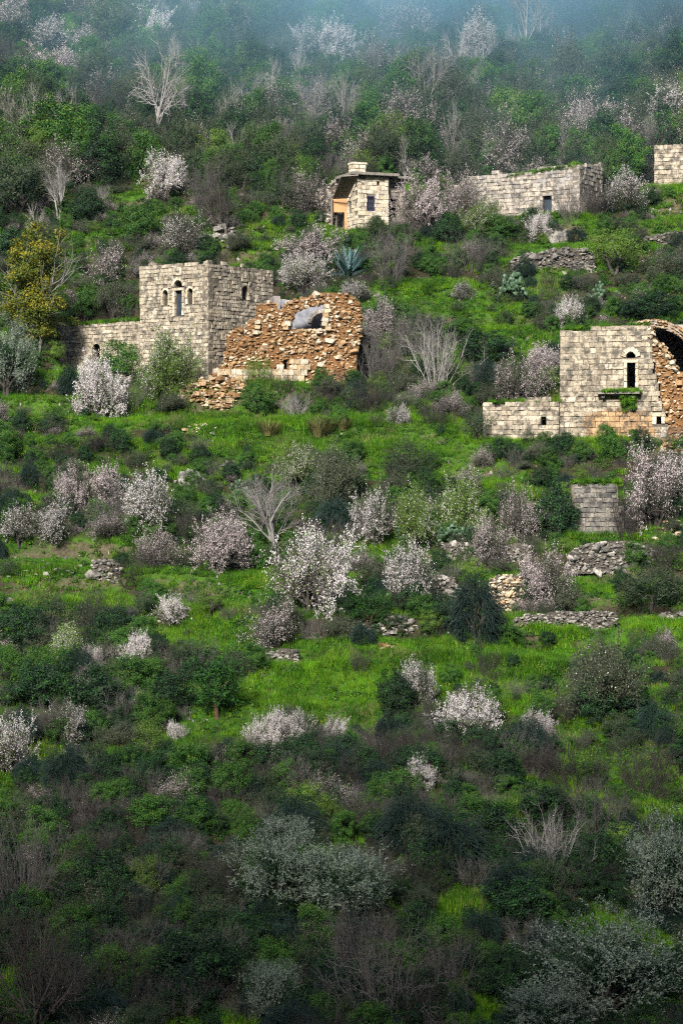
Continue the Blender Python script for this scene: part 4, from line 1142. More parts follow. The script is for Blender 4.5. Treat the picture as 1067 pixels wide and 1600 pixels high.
def proto(kind, var):
    key = (kind, var)
    if key in PROTO: return PROTO[key]
    R = np.random.default_rng(abs(hash_str(kind)) % 9999 + var * 17)
    crown = None
    if kind.startswith('almond'):
        br = skeleton('almond', R); tw = [b for b in br if b[2] >= 2]
        last = {3}
        spec = {'almond_white': ('white', 50, 4, 'fresh'), 'almond_pink': ('pink', 36, 7, 'sage'), 'almond_green': ('white', 17, 36, 'fresh'), 'almond_sparse': ('pink', 15, 8, 'sage'), 'almond_mixed': ('white', 27, 16, 'sage'), 'almond_leafy': ('white', 2, 44, 'sage')}[kind]
        parts = []
        if spec[1]:
            C = along(R, br, spec[1] * 1.35, .034, {2, 3}); q_ = vnoise(C[:, 0] * 1.5 + 3, C[:, 1] * 1.5 + C[:, 2] * 1.2, var) + .6 * vnoise(C[:, 0] * 4 + 3, C[:, 1] * 4 + C[:, 2] * 4, var + 5); C = C[R.random(len(C)) < np.clip(.55 + .8 * q_ + .12 * (C[:, 2] - 2), .06, 1)]
            parts.append((leaves(R, C, .046, .85, None, 0, .5), 0))
        if spec[2]: parts.append((leaves(R, along(R, br, spec[2], .09, {2, 3}), .075, .5, None, 0, .6), 1))
        V, Q, MI = join(parts); bark = 'grey'; crown = (V, Q, MI, [LEAF[spec[0]], LEAF[spec[3]]])
        TB = tubes(br)
    elif kind in ('bare_pale', 'bare_dark', 'bare_tall', 'brush_brown', 'brush_grey', 'tangle', 'brush_pale'):
        sk = {'bare_pale': 'bare', 'bare_dark': 'bare', 'bare_tall': 'tall', 'brush_brown': 'brush', 'brush_grey': 'brush', 'brush_pale': 'brush', 'tangle': 'tangle'}[kind]
        br = skeleton(sk, R)
        bark = {'bare_pale': 'pale', 'bare_dark': 'grey', 'bare_tall': 'pale', 'brush_brown': 'brown', 'brush_grey': 'tan', 'brush_pale': 'pale', 'tangle': 'tan'}[kind]
        big = [b for b in br if b[2] < 2]; tw = [b for b in br if b[2] >= 2]
        TB = tubes(big); V, Q = tubes(tw, (5, 5, 3, 3, 3)); crown = (V, Q, None, [BARK[bark]])
    else:
        br = skeleton('stemmed', R); bark = 'grey'
        if kind == 'olive':
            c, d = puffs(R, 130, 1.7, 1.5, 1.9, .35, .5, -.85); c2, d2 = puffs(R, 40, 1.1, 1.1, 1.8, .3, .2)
            parts = [(shoots(R, c, d, 16, .34, .085, .34), 0), (puff_leaves(R, c2, d2, 110, .6, .1, .45), 1)]; mats = [LEAF['olive'], LEAF['dark']]  # dark inner clumps paint the shade inside the silvery crown
        elif kind == 'olive_dark':
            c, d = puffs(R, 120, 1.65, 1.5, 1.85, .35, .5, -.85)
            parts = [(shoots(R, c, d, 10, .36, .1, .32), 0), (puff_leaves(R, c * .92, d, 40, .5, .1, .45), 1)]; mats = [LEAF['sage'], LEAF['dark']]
        elif kind == 'evergreen':
            c, d = puffs(R, 120, 1.5, 1.55, 1.75, .3, .5, -.85)
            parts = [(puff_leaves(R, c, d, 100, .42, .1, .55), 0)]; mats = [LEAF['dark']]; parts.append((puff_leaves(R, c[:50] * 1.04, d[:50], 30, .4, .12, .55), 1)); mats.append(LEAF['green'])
        elif kind == 'bush_green':
            c, d = puffs(R, 120, 1.6, 1.6, 1.7, .3, .5, -.8)
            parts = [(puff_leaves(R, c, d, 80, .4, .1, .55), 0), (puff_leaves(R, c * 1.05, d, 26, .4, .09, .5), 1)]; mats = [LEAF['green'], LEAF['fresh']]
        elif kind == 'bush_fresh':
            c, d = puffs(R, 100, 1.5, 1.6, 1.9, .3, .4, -.7)
            parts = [(puff_leaves(R, c, d, 60, .42, .085, .5), 0)]; mats = [LEAF['fresh']]
        elif kind == 'bush_sage':
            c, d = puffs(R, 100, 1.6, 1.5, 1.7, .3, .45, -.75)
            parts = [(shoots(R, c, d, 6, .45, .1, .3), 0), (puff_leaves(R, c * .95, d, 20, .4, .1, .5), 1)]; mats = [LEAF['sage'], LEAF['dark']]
        elif kind == 'weeping':
            # hanging blue-green sprays
            c, d = puffs(R, 330, 1.5, 1.7, 1.5, .3, .6, -.75); pts = []
            V, Q, b = [], [], 0
            brs = []
            for k in range(len(c)):
                for m in range(5):
                    o = c[k] + R.normal(size=3) * .12; dd = unit(np.array([d[k][0] * .8, d[k][1] * .8, .45]) + R.normal(size=3) * .25); P_ = [o]
                    for s in range(4):
                        dd = unit(dd + np.array([0, 0, -.38])); P_.append(P_[-1] + dd * .19)
                    brs.append((np.array(P_), np.linspace(.022, .01, 5), 4))
            parts = [(tubes(brs), 0)]; mats = [LEAF['blue']]
        elif kind == 'juniper':
            c, d = puffs(R, 120, 1.15, 1.85, 2.0, .6, .35, -.85)
            parts = [(shoots(R, c, d, 8, .35, .1, .4), 0), (puff_leaves(R, c, d, 25, .35, .1, .5), 1)]; mats = [LEAF['green'], LEAF['dark']]; bark = 'orange'
        elif kind == 'golden':
            br = skeleton('tall', R)
            c, d = puffs(R, 190, .95, 2.0, 2.1, .5, .35, -.97)
            parts = [(puff_leaves(R, c, d, 90, .36, .085, .5), 0), (puff_leaves(R, c[::3] * 1.03, d[::3], 70, .3, .08, .55), 1)]; mats = [LEAF['goldgreen'], LEAF['gold']]; bark = 'pale'
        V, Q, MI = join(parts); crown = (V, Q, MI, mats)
        TB = tubes([b for b in br if b[2] < 2] if kind != 'golden' else [b for b in br if b[2] < 3])
    if kind in ('juniper', 'weeping', 'evergreen', 'bush_green', 'bush_sage', 'bush_fresh'): crown[0][:, 2] -= .35      # foliage reaches the ground
    top, w = normalise(crown[0])
    k = 4.0 / top
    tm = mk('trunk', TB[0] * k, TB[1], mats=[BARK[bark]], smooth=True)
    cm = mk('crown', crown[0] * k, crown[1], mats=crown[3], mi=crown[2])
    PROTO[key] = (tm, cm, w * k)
    return PROTO[key]

def hash_str(s):
    h = 7
    for ch in s: h = (h * 131 + ord(ch)) % 1000003
    return h

KIND = {  # kind: object name, category, group, variants
 'almond_white': ('almond_tree', 'tree', 'blossoming almond trees', 3), 'almond_pink': ('almond_tree', 'tree', 'blossoming almond trees', 3), 'almond_green': ('almond_tree', 'tree', 'blossoming almond trees', 3),
 'almond_sparse': ('almond_tree', 'tree', 'blossoming almond trees', 3), 'almond_mixed': ('almond_tree', 'tree', 'blossoming almond trees', 3), 'almond_leafy': ('leafy_tree', 'tree', 'leafy trees on the slope', 3),
 'bare_pale': ('bare_tree', 'tree', 'leafless trees on the slope', 3), 'bare_dark': ('bare_tree', 'tree', 'leafless trees on the slope', 2), 'bare_tall': ('bare_tree', 'tree', 'leafless trees on the slope', 2),
 'brush_brown': ('bare_shrub', 'shrub', 'leafless shrubs', 2), 'brush_grey': ('bare_shrub', 'shrub', 'leafless shrubs', 2), 'brush_pale': ('bare_shrub', 'shrub', 'leafless shrubs', 2), 'tangle': ('bare_shrub', 'shrub', 'leafless shrubs', 2),
 'olive': ('olive_tree', 'tree', 'olive trees', 2), 'olive_dark': ('olive_tree', 'tree', 'olive trees', 2), 'evergreen': ('evergreen_shrub', 'shrub', 'dark evergreen shrubs', 3),
 'bush_green': ('green_bush', 'bush', 'green bushes', 3), 'bush_fresh': ('green_bush', 'bush', 'green bushes', 2), 'bush_sage': ('sage_bush', 'bush', 'grey-green bushes', 2),
 'weeping': ('broom_shrub', 'shrub', 'dark evergreen shrubs', 2), 'juniper': ('juniper_tree', 'tree', 'small junipers', 2), 'golden': ('golden_tree', 'tree', None, 1),
}
_count = {}
def plant(kind, px, py, h, w, label):
    name, cat, group, nv = KIND[kind]
    i = _count.get(kind, 0); _count[kind] = i + 1
    tm, cm, pw = proto(kind, i % nv)
    if py < 300: h *= 1.3 if kind.startswith('bare') else 1.18; w *= 1.12
    p = place(px, py); s = p[1] / FPX
    R = random.Random(int(px * 31 + py * 7))
    t = thing(name, label, cat, (p[0], p[1], p[2] - .08), group)
    t.rotation_euler.z = R.uniform(0, 6.28)
    sz = h * s / 4.0; sx = w * s / (2 * pw)
    sx = min(max(sx, sz * .55), sz * 1.9)
    t.scale = (sx, sx, sz)
    add('trunk', tm, t); add('crown', cm, t)
    return t

PLANTS = [
 # --- top of the slope
 ('almond_pink', 14, 48, 62, 60, 'dusky pink almond in the top left corner'),
 ('brush_brown', 14, 140, 85, 75, 'purple-brown leafless thicket at the left edge below the corner almond'),
 ('almond_mixed', 76, 76, 46, 66, 'small white and pink almond in the grass near the top left'),
 ('almond_pink', 86, 146, 66, 86, 'rounded pink almond standing in bright grass at upper left'),
 ('almond_mixed', 138, 88, 44, 56, 'low white-flecked almond left of the bright white almond'),
 ('almond_white', 237, 96, 76, 66, 'bright white almond near the top left of the slope'),
 ('olive_dark', 180, 92, 84, 84, 'dark blue-green olive between two almonds near the top left'),
 ('almond_sparse', 150, 30, 50, 70, 'grey-pink almond cut by the top edge at left'),
 ('olive_dark', 222, 24, 60, 80, 'dark tree cut by the top edge above the bright white almond'),
 ('almond_green', 48, 170, 54, 46, 'pale green-white almond left of the purple-brown shrub'),
 ('almond_white', 8, 206, 56, 50, 'white almond at the left edge above the grey olive'),
 ('brush_brown', 170, 206, 78, 84, 'purple-grey leafless shrub left of the big pale bare tree'),
 ('bush_green', 290, 170, 84, 90, 'round green tree right behind the big pale bare tree'),
 ('bare_pale', 240, 224, 132, 122, 'big pale bare tree with wide forking limbs, upper left'),
 ('almond_sparse', 318, 164, 44, 52, 'faint white almond half hidden behind the round green tree'),
 ('bush_sage', 340, 206, 66, 62, 'dull green bush right of the big pale bare tree'),
 ('bush_green', 96, 250, 84, 116, 'broad green bush left of the small rounded green bush'),
 ('bush_green', 228, 256, 46, 48, 'small rounded bright green bush under the big pale bare tree'),
 ('evergreen', 160, 292, 72, 84, 'dark green bush between the grey olive and the white domed almond'),
 ('olive_dark', 30, 346, 118, 116, 'large dark grey olive at the left edge above the golden tree'),
 ('bare_pale', 92, 340, 100, 66, 'slender tan bare tree in front of the dark grey olive'),
 ('almond_white', 262, 306, 70, 70, 'white domed almond above the tower house'),
 ('evergreen', 136, 352, 60, 60, 'dark blue-green bush above the golden tree'),
 ('bush_green', 216, 380, 66, 78, 'bright green bush directly above the tower roof left corner'),
 ('almond_mixed', 284, 404, 74, 96, 'wide white almond just above the tower roof'),
 ('bare_pale', 158, 330, 44, 44, 'little pale bare tree beside the dark blue-green bush'),
 ('bare_pale', 60, 380, 66, 52, 'pale leaning bare tree at the top of the golden tree'),
 ('evergreen', 16, 412, 60, 66, 'dark bush at the left edge level with the golden crown'),
 ('olive_dark', 410, 290, 72, 68, 'round dark olive in the upper middle left of the flat-roofed house'),
 ('bare_tall', 400, 214, 84, 46, 'thin pale bare tree with crooked limbs, second of the upper middle row'),
 ('bare_tall', 430, 208, 96, 38, 'thin straight bare tree, tallest of the upper middle row'),
 ('bare_pale', 362, 240, 88, 60, 'pale leaning bare tree right of the dull green bush'),
 ('bare_tall', 443, 260, 66, 24, 'single thin bare stem above the round dark olive'),
 ('bare_pale', 486, 212, 84, 62, 'pale-barked bare tree above the flat-roofed house, to its left'),
 ('bare_dark', 352, 378, 102, 96, 'dark twisted bare tree over pale rocks right of the tower'),
 ('brush_grey', 318, 330, 80, 80, 'grey leafless thicket above the dark twisted tree'),
 ('almond_sparse', 470, 330, 74, 82, 'greyish half-blossomed tree above the overgrown sloping wall'),
 ('bush_sage', 440, 326, 60, 70, 'dull green bush behind the overgrown sloping wall'),
 ('almond_white', 475, 112, 70, 52, 'hazy white almond at the top middle'),
 ('almond_white', 534, 128, 84, 66, 'hazy white almond right of the top-middle one, fuller'),
 ('almond_mixed', 304, 46, 40, 52, 'small hazy white almond at the top, left of the mist'),
 ('almond_green', 338, 72, 52, 64, 'greenish white almond at the edge of the mist'),
 ('almond_sparse', 330, 104, 30, 70, 'low row of faint white blossom under the mist'),
 ('almond_white', 420, 36, 46, 46, 'misty white almond at the very top, left of centre'),
 ('bush_sage', 380, 116, 70, 80, 'misty grey-green tree under the top edge, left of centre'),
 ('bush_green', 480, 170, 56, 66, 'misty green bush among the upper bare trees'),
 ('almond_sparse', 640, 96, 90, 90, 'tall misty grey almond at the top, right of centre'),
 ('almond_white', 744, 112, 82, 62, 'upright misty white almond left of the tall white bare trees'),
 ('bare_tall', 818, 118, 132, 66, 'tall white bare tree in the mist, tallest near the top edge'),
 ('bare_tall', 846, 112, 116, 60, 'white bare tree just right of the tallest misty one'),
 ('bare_pale', 708, 146, 92, 66, 'leaning tan bare tree in the mist'),
 ('bare_tall', 756, 140, 84, 54, 'slim white bare tree under the upright misty almond'),
 ('bare_dark', 912, 96, 86, 86, 'pinkish-brown bare tree near the top right'),
 ('bare_pale', 582, 172, 98, 84, 'spreading hazy bare tree at upper centre'),
 ('bare_pale', 664, 196, 104, 76, 'pale bare tree rising from green bushes at upper centre'),
 ('bare_pale', 546, 214, 84, 60, 'hazy pale bare tree above the green bush by the flat-roofed house'),
 ('brush_grey', 620, 150, 70, 90, 'hazy grey leafless thicket between two upper bare trees'),
 ('brush_grey', 800, 170, 60, 70, 'grey thicket under the tall white bare trees'),
 ('almond_leafy', 884, 160, 96, 90, 'round grey-olive tree near the top right'),
 ('evergreen', 956, 158, 58, 90, 'dark spreading evergreen right of the round grey-olive tree'),
 ('olive_dark', 892, 202, 62, 98, 'low dark olive below the round grey-olive tree'),
 ('olive_dark', 816, 178, 66, 72, 'dark olive left of the round grey-olive tree'),
 ('olive_dark', 748, 220, 72, 78, 'dark olive below the misty bare trees'),
 ('bush_green', 762, 156, 36, 42, 'small green bush above the dark olives in the mist'),
 ('olive_dark', 598, 272, 72, 78, 'dark olive directly above the flat-roofed house chimney'),
 ('bush_green', 548, 258, 52, 60, 'green bush just left of the chimney above the roof'),
 ('bush_green', 582, 212, 50, 60, 'green bush under the spreading hazy bare tree'),
 ('bush_green', 628, 204, 48, 60, 'green bush beside the pale upper-centre bare tree'),
 ('bush_fresh', 696, 228, 44, 42, 'bright green bush left of the dark olive below the mist'),
 ('bush_fresh', 738, 246, 46, 56, 'yellow-green bush above the long house left end'),
 ('olive_dark', 650, 250, 60, 80, 'grey olive between the flat roof and the yellow-green bush'),
 ('almond_pink', 804, 238, 66, 56, 'grey-pink almond above the long house, upper of two'),
 ('almond_sparse', 796, 276, 76, 92, 'wide grey-pink almond touching the top of the long house'),
 ('bush_fresh', 838, 192, 24, 24, 'tiny yellow bush above the grey-pink almonds'),
 ('almond_pink', 844, 232, 36, 50, 'low pink almond right of the upper grey-pink almond'),
 ('almond_mixed', 894, 256, 60, 52, 'white almond standing behind the long house door end'),
 ('bush_fresh', 984, 208, 56, 58, 'bright yellow-green tree left of the highest house'),
 ('almond_pink', 944, 232, 66, 66, 'violet-pink almond left of the yellow-green tree'),
 ('almond_mixed', 1050, 222, 84, 72, 'white and pink almond above the highest house'),
 ('almond_sparse', 990, 120, 66, 76, 'grey-pink almond near the top right corner'),
 ('evergreen', 1056, 164, 100, 74, 'tall dark green tree at the right edge below the corner'),
 ('bare_dark', 1030, 90, 104, 84, 'tall dark brown bare tree in the top right corner'),
 ('brush_brown', 996, 262, 66, 50, 'brown leafless shrub left of the highest house'),
 ('almond_mixed', 978, 330, 70, 62, 'white-flecked almond right of the long house corner'),
 ('brush_brown', 930, 340, 70, 66, 'brown thicket against the short end of the long house'),
 # --- round the flat-roofed and long houses
 ('almond_pink', 664, 362, 100, 96, 'large pale pink almond beside the flat-roofed house'),
 ('almond_sparse', 722, 340, 76, 76, 'greyer almond leaning on the left end of the long house'),
 ('almond_green', 752, 366, 58, 66, 'green and white almond below the long house left end'),
 ('evergreen', 696, 384, 52, 50, 'dark green bush below the large pale pink almond'),
 ('almond_white', 842, 372, 44, 44, 'small white almond in front of the long house door'),
 ('brush_grey', 890, 344, 58, 60, 'thin grey shrub right of the long house door'),
 ('almond_sparse', 800, 336, 56, 60, 'thin pinkish almond against the long house front'),
 ('bush_green', 780, 372, 40, 70, 'low green bush on the terrace left of the small white almond'),
 ('almond_pink', 488, 420, 70, 104, 'wide pink almond below the sloping overgrown wall'),
 ('almond_white', 470, 452, 60, 76, 'white almond behind the ruined wall top'),
 ('almond_mixed', 556, 470, 32, 56, 'low white almond under the agave'),
 ('brush_grey', 612, 444, 96, 92, 'tall grey leafless shrub right of the agave'),
 ('bush_sage', 584, 380, 46, 66, 'grey-green shrub at the foot of the flat-roofed house'),
 ('brush_grey', 740, 420, 60, 90, 'grey shrub on the terrace below the green and white almond'),
 ('bush_fresh', 960, 424, 72, 112, 'wide pale green dome bush above the balcony house'),
 ('almond_leafy', 1040, 440, 50, 60, 'grey-green shrub at the right edge above the balcony house'),
 ('almond_white', 894, 516, 56, 50, 'white almond left of the balcony house roof corner'),
 ('evergreen', 1020, 500, 46, 90, 'dark bush right behind the broken vault'),
 ('evergreen', 758, 566, 52, 104, 'wide dark hedge-like bush left of the grey-white almond'),
 ('almond_sparse', 812, 632, 84, 96, 'grey-white almond in front of the balcony house left wall'),
 ('almond_pink', 850, 600, 66, 70, 'pale almond touching the balcony house left corner'),
 ('brush_pale', 684, 604, 116, 116, 'big pale leafless shrub in the middle, right of the ruined wall'),
 ('brush_grey', 640, 560, 84, 80, 'grey leafless shrub touching the ruined wall right side'),
 ('brush_grey', 588, 606, 110, 66, 'grey twiggy shrub covering the right end of the ruined wall'),
 ('almond_sparse', 596, 540, 80, 70, 'thin grey almond rising behind the right end of the ruined wall'),
 ('bush_green', 720, 530, 34, 80, 'low green bush above the big pale leafless shrub'),
 ('almond_mixed', 720, 470, 34, 42, 'tiny white almond on the terrace left of the prickly pear'),
 ('bush_green', 610, 500, 40, 60, 'dark green bush behind the grey shrub by the ruin'),
 ('brush_brown', 576, 650, 68, 80, 'brown domed shrub below the right end of the ruin'),
 ('brush_brown', 680, 668, 56, 70, 'brown low shrub under the big pale leafless shrub'),
 ('almond_mixed', 624, 664, 36, 36, 'small white almond beside the brown domed shrub'),
 ('bush_sage', 745, 690, 56, 60, 'grey-green bush left of the low wall of the balcony house'),
 # --- round the tower
 ('golden', 58, 548, 206, 104, 'tall golden-green tree at the left of the tower house'),
 ('olive', 10, 622, 130, 96, 'grey-green olive at the left edge beside the golden tree'),
 ('almond_sparse', 170, 450, 80, 80, 'grey tree between the golden tree and the tower'),
 ('almond_leafy', 178, 500, 66, 66, 'grey-green bush behind the grassy low wall'),
 ('bush_green', 132, 496, 56, 50, 'green bush between the golden tree and the low wall'),
 ('almond_white', 155, 650, 100, 70, 'white almond in front of the low wall left of the tower'),
 ('bush_green', 188, 600, 72, 72, 'green leafy bush against the low wall by the tower'),
 ('almond_green', 266, 616, 104, 98, 'rounded green-white almond at the foot of the tower'),
 ('almond_sparse', 270, 538, 46, 76, 'grey-white shrub under the tower doorway'),
 ('almond_leafy', 360, 556, 104, 92, 'thin leafy tree in front of the tower right-hand face'),
 ('brush_grey', 204, 644, 60, 70, 'grey shrub between the white and the rounded almond'),
 ('bush_green', 402, 648, 54, 56, 'green bush at the foot of the ruined wall'),
 ('bush_fresh', 404, 600, 46, 46, 'sparse pale green sapling in front of the ruined wall'),
 ('brush_brown', 444, 616, 40, 64, 'dark brown tangle under the slit in the ruined wall'),
 ('brush_pale', 462, 652, 44, 60, 'bleached dry stalks on the grass below the ruined wall'),
 ('almond_leafy', 330, 470, 40, 40, 'small leafy shrub on the tower wall corner'),
 # --- middle slope
 ('bush_sage', 640, 752, 76, 100, 'domed grey-green bush in the middle, below the brown shrub'),
 ('almond_leafy', 524, 792, 100, 92, 'pale green leafy tree in the middle right of the pale bare tree'),
 ('almond_green', 466, 760, 70, 66, 'greenish almond between the two prickly-pear slopes'),
 ('bare_pale', 432, 862, 144, 128, 'white-limbed bare tree in the middle of the slope'),
 ('almond_pink', 114, 800, 80, 66, 'pale pink almond at left, left one of a touching pair'),
 ('almond_pink', 164, 800, 82, 64, 'pale pink almond at left, right one of a touching pair'),
 ('almond_mixed', 232, 838, 106, 94, 'tall white almond right of the touching pink pair'),
 ('almond_pink', 346, 894, 96, 106, 'round pink-white almond left of the white-limbed bare tree'),
 ('almond_mixed', 30, 850, 66, 90, 'low white almond at the left edge'),
 ('almond_mixed', 84, 846, 66, 66, 'white almond right of the low one at the left edge'),
 ('almond_sparse', 245, 880, 60, 80, 'thin blossomed shrub under the tall white almond'),
 ('brush_brown', 300, 850, 60, 80, 'brown leafless shrub between the tall white and round pink almonds'),
 ('brush_brown', 200, 912, 46, 80, 'dark brown brush heap beside the stone heap'),
 ('brush_grey', 180, 830, 70, 90, 'grey brush under the pink pair of almonds'),
 ('almond_white', 486, 956, 138, 136, 'largest bright white almond in the centre'),
 ('almond_sparse', 432, 1012, 86, 104, 'brownish fading almond below the largest white one'),
 ('almond_mixed', 640, 956, 112, 88, 'upright white-green almond right of the largest white one'),
 ('almond_mixed', 590, 850, 96, 88, 'white almond above, left one of a pair beside the prickly pear'),
 ('almond_green', 652, 856, 100, 80, 'green-white almond, right one of a pair beside the prickly pear'),
 ('almond_green', 722, 842, 104, 84, 'rounded green-white almond above the prickly pear clump'),
 ('almond_sparse', 812, 848, 98, 78, 'grey-pink almond left of the dark green bush by the block wall'),
 ('almond_sparse', 762, 890, 86, 76, 'dark grey-pink almond right of the prickly pear clump'),
 ('almond_pink', 843, 944, 96, 92, 'round pink almond in the grass right of the short wall'),
 ('almond_pink', 1022, 826, 140, 108, 'tall pale pink almond right of the block retaining wall'),
 ('almond_mixed', 1066, 800, 110, 80, 'pale almond at the right edge under the broken house'),
 ('brush_brown', 978, 846, 90, 70, 'dark bare brush at the right side of the block wall'),
 ('evergreen', 870, 848, 100, 68, 'dark green upright bush left of the block retaining wall'),
 ('olive_dark', 1020, 956, 84, 124, 'wide dark blue-green olive at the right edge in the grass'),
 ('weeping', 744, 1004, 112, 92, 'dark drooping broom bush in the middle right'),
 ('weeping', 520, 836, 60, 66, 'dark blue-green broom dome behind the largest white almond'),
 ('juniper', 576, 984, 84, 70, 'small juniper with a bare orange stem on the stones'),
 ('evergreen', 648, 960, 56, 50, 'dark evergreen under the upright white-green almond'),
 ('almond_white', 266, 978, 52, 58, 'small white dome almond beside yellow flowers'),
 ('bush_fresh', 328, 962, 54, 56, 'pale green dome bush right of the small white dome almond'),
 ('almond_white', 214, 1044, 60, 64, 'white-pink almond bush on the bank at left'),
 ('almond_green', 104, 1048, 76, 56, 'greenish white sapling at left above the dark bank'),
 ('almond_white', 146, 1050, 44, 34, 'thin white almond sapling left of the white-pink bush'),
 ('bush_sage', 80, 990, 72, 110, 'grey-green bush at left on the terrace'),
 ('evergreen', 30, 1010, 70, 90, 'dark bush at the left edge beside the grey-green one'),
 ('juniper', 340, 1118, 122, 98, 'dark tree with an orange leaning trunk, lower left'),
 ('brush_grey', 318, 1060, 70, 66, 'grey bare shrub behind the orange-trunked tree'),
 ('evergreen', 622, 1122, 78, 66, 'dark green bush with a white almond on its right'),
 ('almond_mixed', 650, 1110, 80, 66, 'white almond leaning on the dark green bush'),
 ('bush_sage', 690, 1130, 46, 66, 'low sage-green bush right of the leaning white almond'),
 ('almond_white', 738, 1166, 92, 104, 'bright white almond at lower right of the grass slope'),
 ('almond_leafy', 944, 1110, 130, 150, 'large grey airy tree on the right, over dark bushes'),
 ('evergreen', 930, 1130, 78, 80, 'dark bush under the large grey airy tree'),
 ('evergreen', 990, 1126, 60, 70, 'second dark bush under the large grey airy tree, to its right'),
 ('tangle', 820, 1090, 42, 96, 'dark fallen dead branches beside the yellow flowers'),
 ('brush_brown', 1052, 1040, 36, 46, 'small brown shrub at the right edge of the grass'),
 ('almond_white', 420, 1172, 66, 60, 'white almond at the lower edge of the grass, leftmost of three'),
 ('almond_white', 462, 1166, 58, 58, 'white almond at the lower edge of the grass, middle of three'),
 ('almond_white', 526, 1164, 48, 42, 'white almond at the lower edge of the grass, rightmost of three'),
 ('almond_white', 657, 1226, 50, 64, 'small white almond in the brown brush'),
 ('almond_mixed', 106, 1164, 72, 58, 'white almond in the dark bank at left'),
 ('almond_white', 8, 1210, 96, 74, 'white almond cut by the left edge beside the bright grass strip'),
 ('almond_white', 838, 1146, 40, 50, 'tiny white almond at the edge of the right-hand brown brush'),
 ('almond_white', 274, 1158, 34, 28, 'tiny white almond beside the bright green leafing bush'),
 ('bush_fresh', 236, 1200, 86, 84, 'bright green leafing bush at lower left'),
 ('brush_brown', 324, 1206, 70, 60, 'rust-brown shrub right of the bright green leafing bush'),
 ('evergreen', 150, 1130, 90, 110, 'large dark bush in the bank behind the left white almond'),
 ('evergreen', 60, 1110, 84, 110, 'large dark bush in the bank near the left edge'),
 ('bush_green', 212, 1090, 70, 90, 'mid-green bush on the bank below the white-pink almond bush'),
 ('evergreen', 270, 1110, 66, 76, 'dark bush left of the orange-trunked tree'),
 # --- dark foreground
 ('olive', 540, 1452, 136, 164, 'silvery olive in the centre foreground'),
 ('olive', 440, 1430, 150, 150, 'dusky olive left of the silvery foreground olive'),
 ('olive', 446, 1340, 70, 90, 'small olive behind the dusky foreground one'),
 ('olive', 956, 1610, 206, 236, 'largest olive in the lower right corner'),
 ('olive', 866, 1636, 104, 150, 'low silvery olive at the bottom edge right of centre'),
 ('olive', 1040, 1450, 190, 150, 'tall dark olive at the right edge above the largest one'),
 ('olive', 424, 1606, 110, 90, 'small olive at the bottom edge left of centre'),
 ('bush_fresh', 226, 1412, 78, 72, 'lime-green bush in the dark lower left'),
 ('bare_dark', 62, 1640, 250, 190, 'grey bare tree in the lower left corner'),
 ('brush_grey', 24, 1440, 170, 120, 'grey leafless thicket at the left edge of the foreground'),
 ('brush_pale', 858, 1378, 126, 126, 'bleached bare shrub in the lower right brush'),
 ('brush_grey', 930, 1330, 110, 110, 'tan bare shrub right of the bleached one'),
 ('tangle', 600, 1610, 196, 240, 'large tangled bare shrub at the bottom centre'),
 ('tangle', 700, 1560, 150, 150, 'tangled bare shrub right of the large bottom one'),
 ('brush_grey', 560, 1530, 130, 110, 'grey bare shrub under the silvery olive'),
 ('weeping', 700, 1360, 92, 130, 'dark broom mound left of the bleached shrub'),
 ('weeping', 640, 1330, 90, 110, 'dark broom mound right of the dusky olives'),
 ('evergreen', 770, 1330, 80, 100, 'dark green bush between the broom mound and bleached shrub'),
 ('bush_green', 240, 1300, 60, 90, 'dull green bush in the brush below the bright grass strip'),
 ('evergreen', 160, 1420, 100, 110, 'black-green bush left of the lime-green bush'),
 ('brush_brown', 150, 1390, 96, 100, 'rusty brown thicket left of the lime-green bush'),
 ('brush_brown', 330, 1420, 100, 110, 'brown arching shrub right of the lime-green bush'),
 ('evergreen', 300, 1560, 110, 150, 'black-green bush at the bottom left of centre'),
 ('brush_brown', 200, 1570, 110, 130, 'brown thicket at the bottom left beside the grey bare tree'),
 ('brush_grey', 370, 1520, 90, 90, 'thin grey shrub among the dark bushes under the dusky olive'),
 ('evergreen', 820, 1450, 80, 110, 'dark bush right of the bright green patch'),
 ('brush_brown', 520, 1240, 80, 110, 'brown shrub in the brush under the three white almonds'),
 ('brush_brown', 900, 1240, 100, 140, 'brown thicket below the large grey airy tree'),
 ('brush_brown', 1010, 1250, 110, 130, 'brown thicket at the right edge below the dark bushes'),
 ('evergreen', 850, 1290, 70, 90, 'dark bush inside the right-hand brown brush'),
 ('bush_fresh', 516, 1290, 44, 50, 'small lime bush in the middle of the brown brush'),
 ('bush_green', 620, 1260, 60, 80, 'green bush in the brush below the small white almond'),
]
for p_ in PLANTS: plant(*p_)

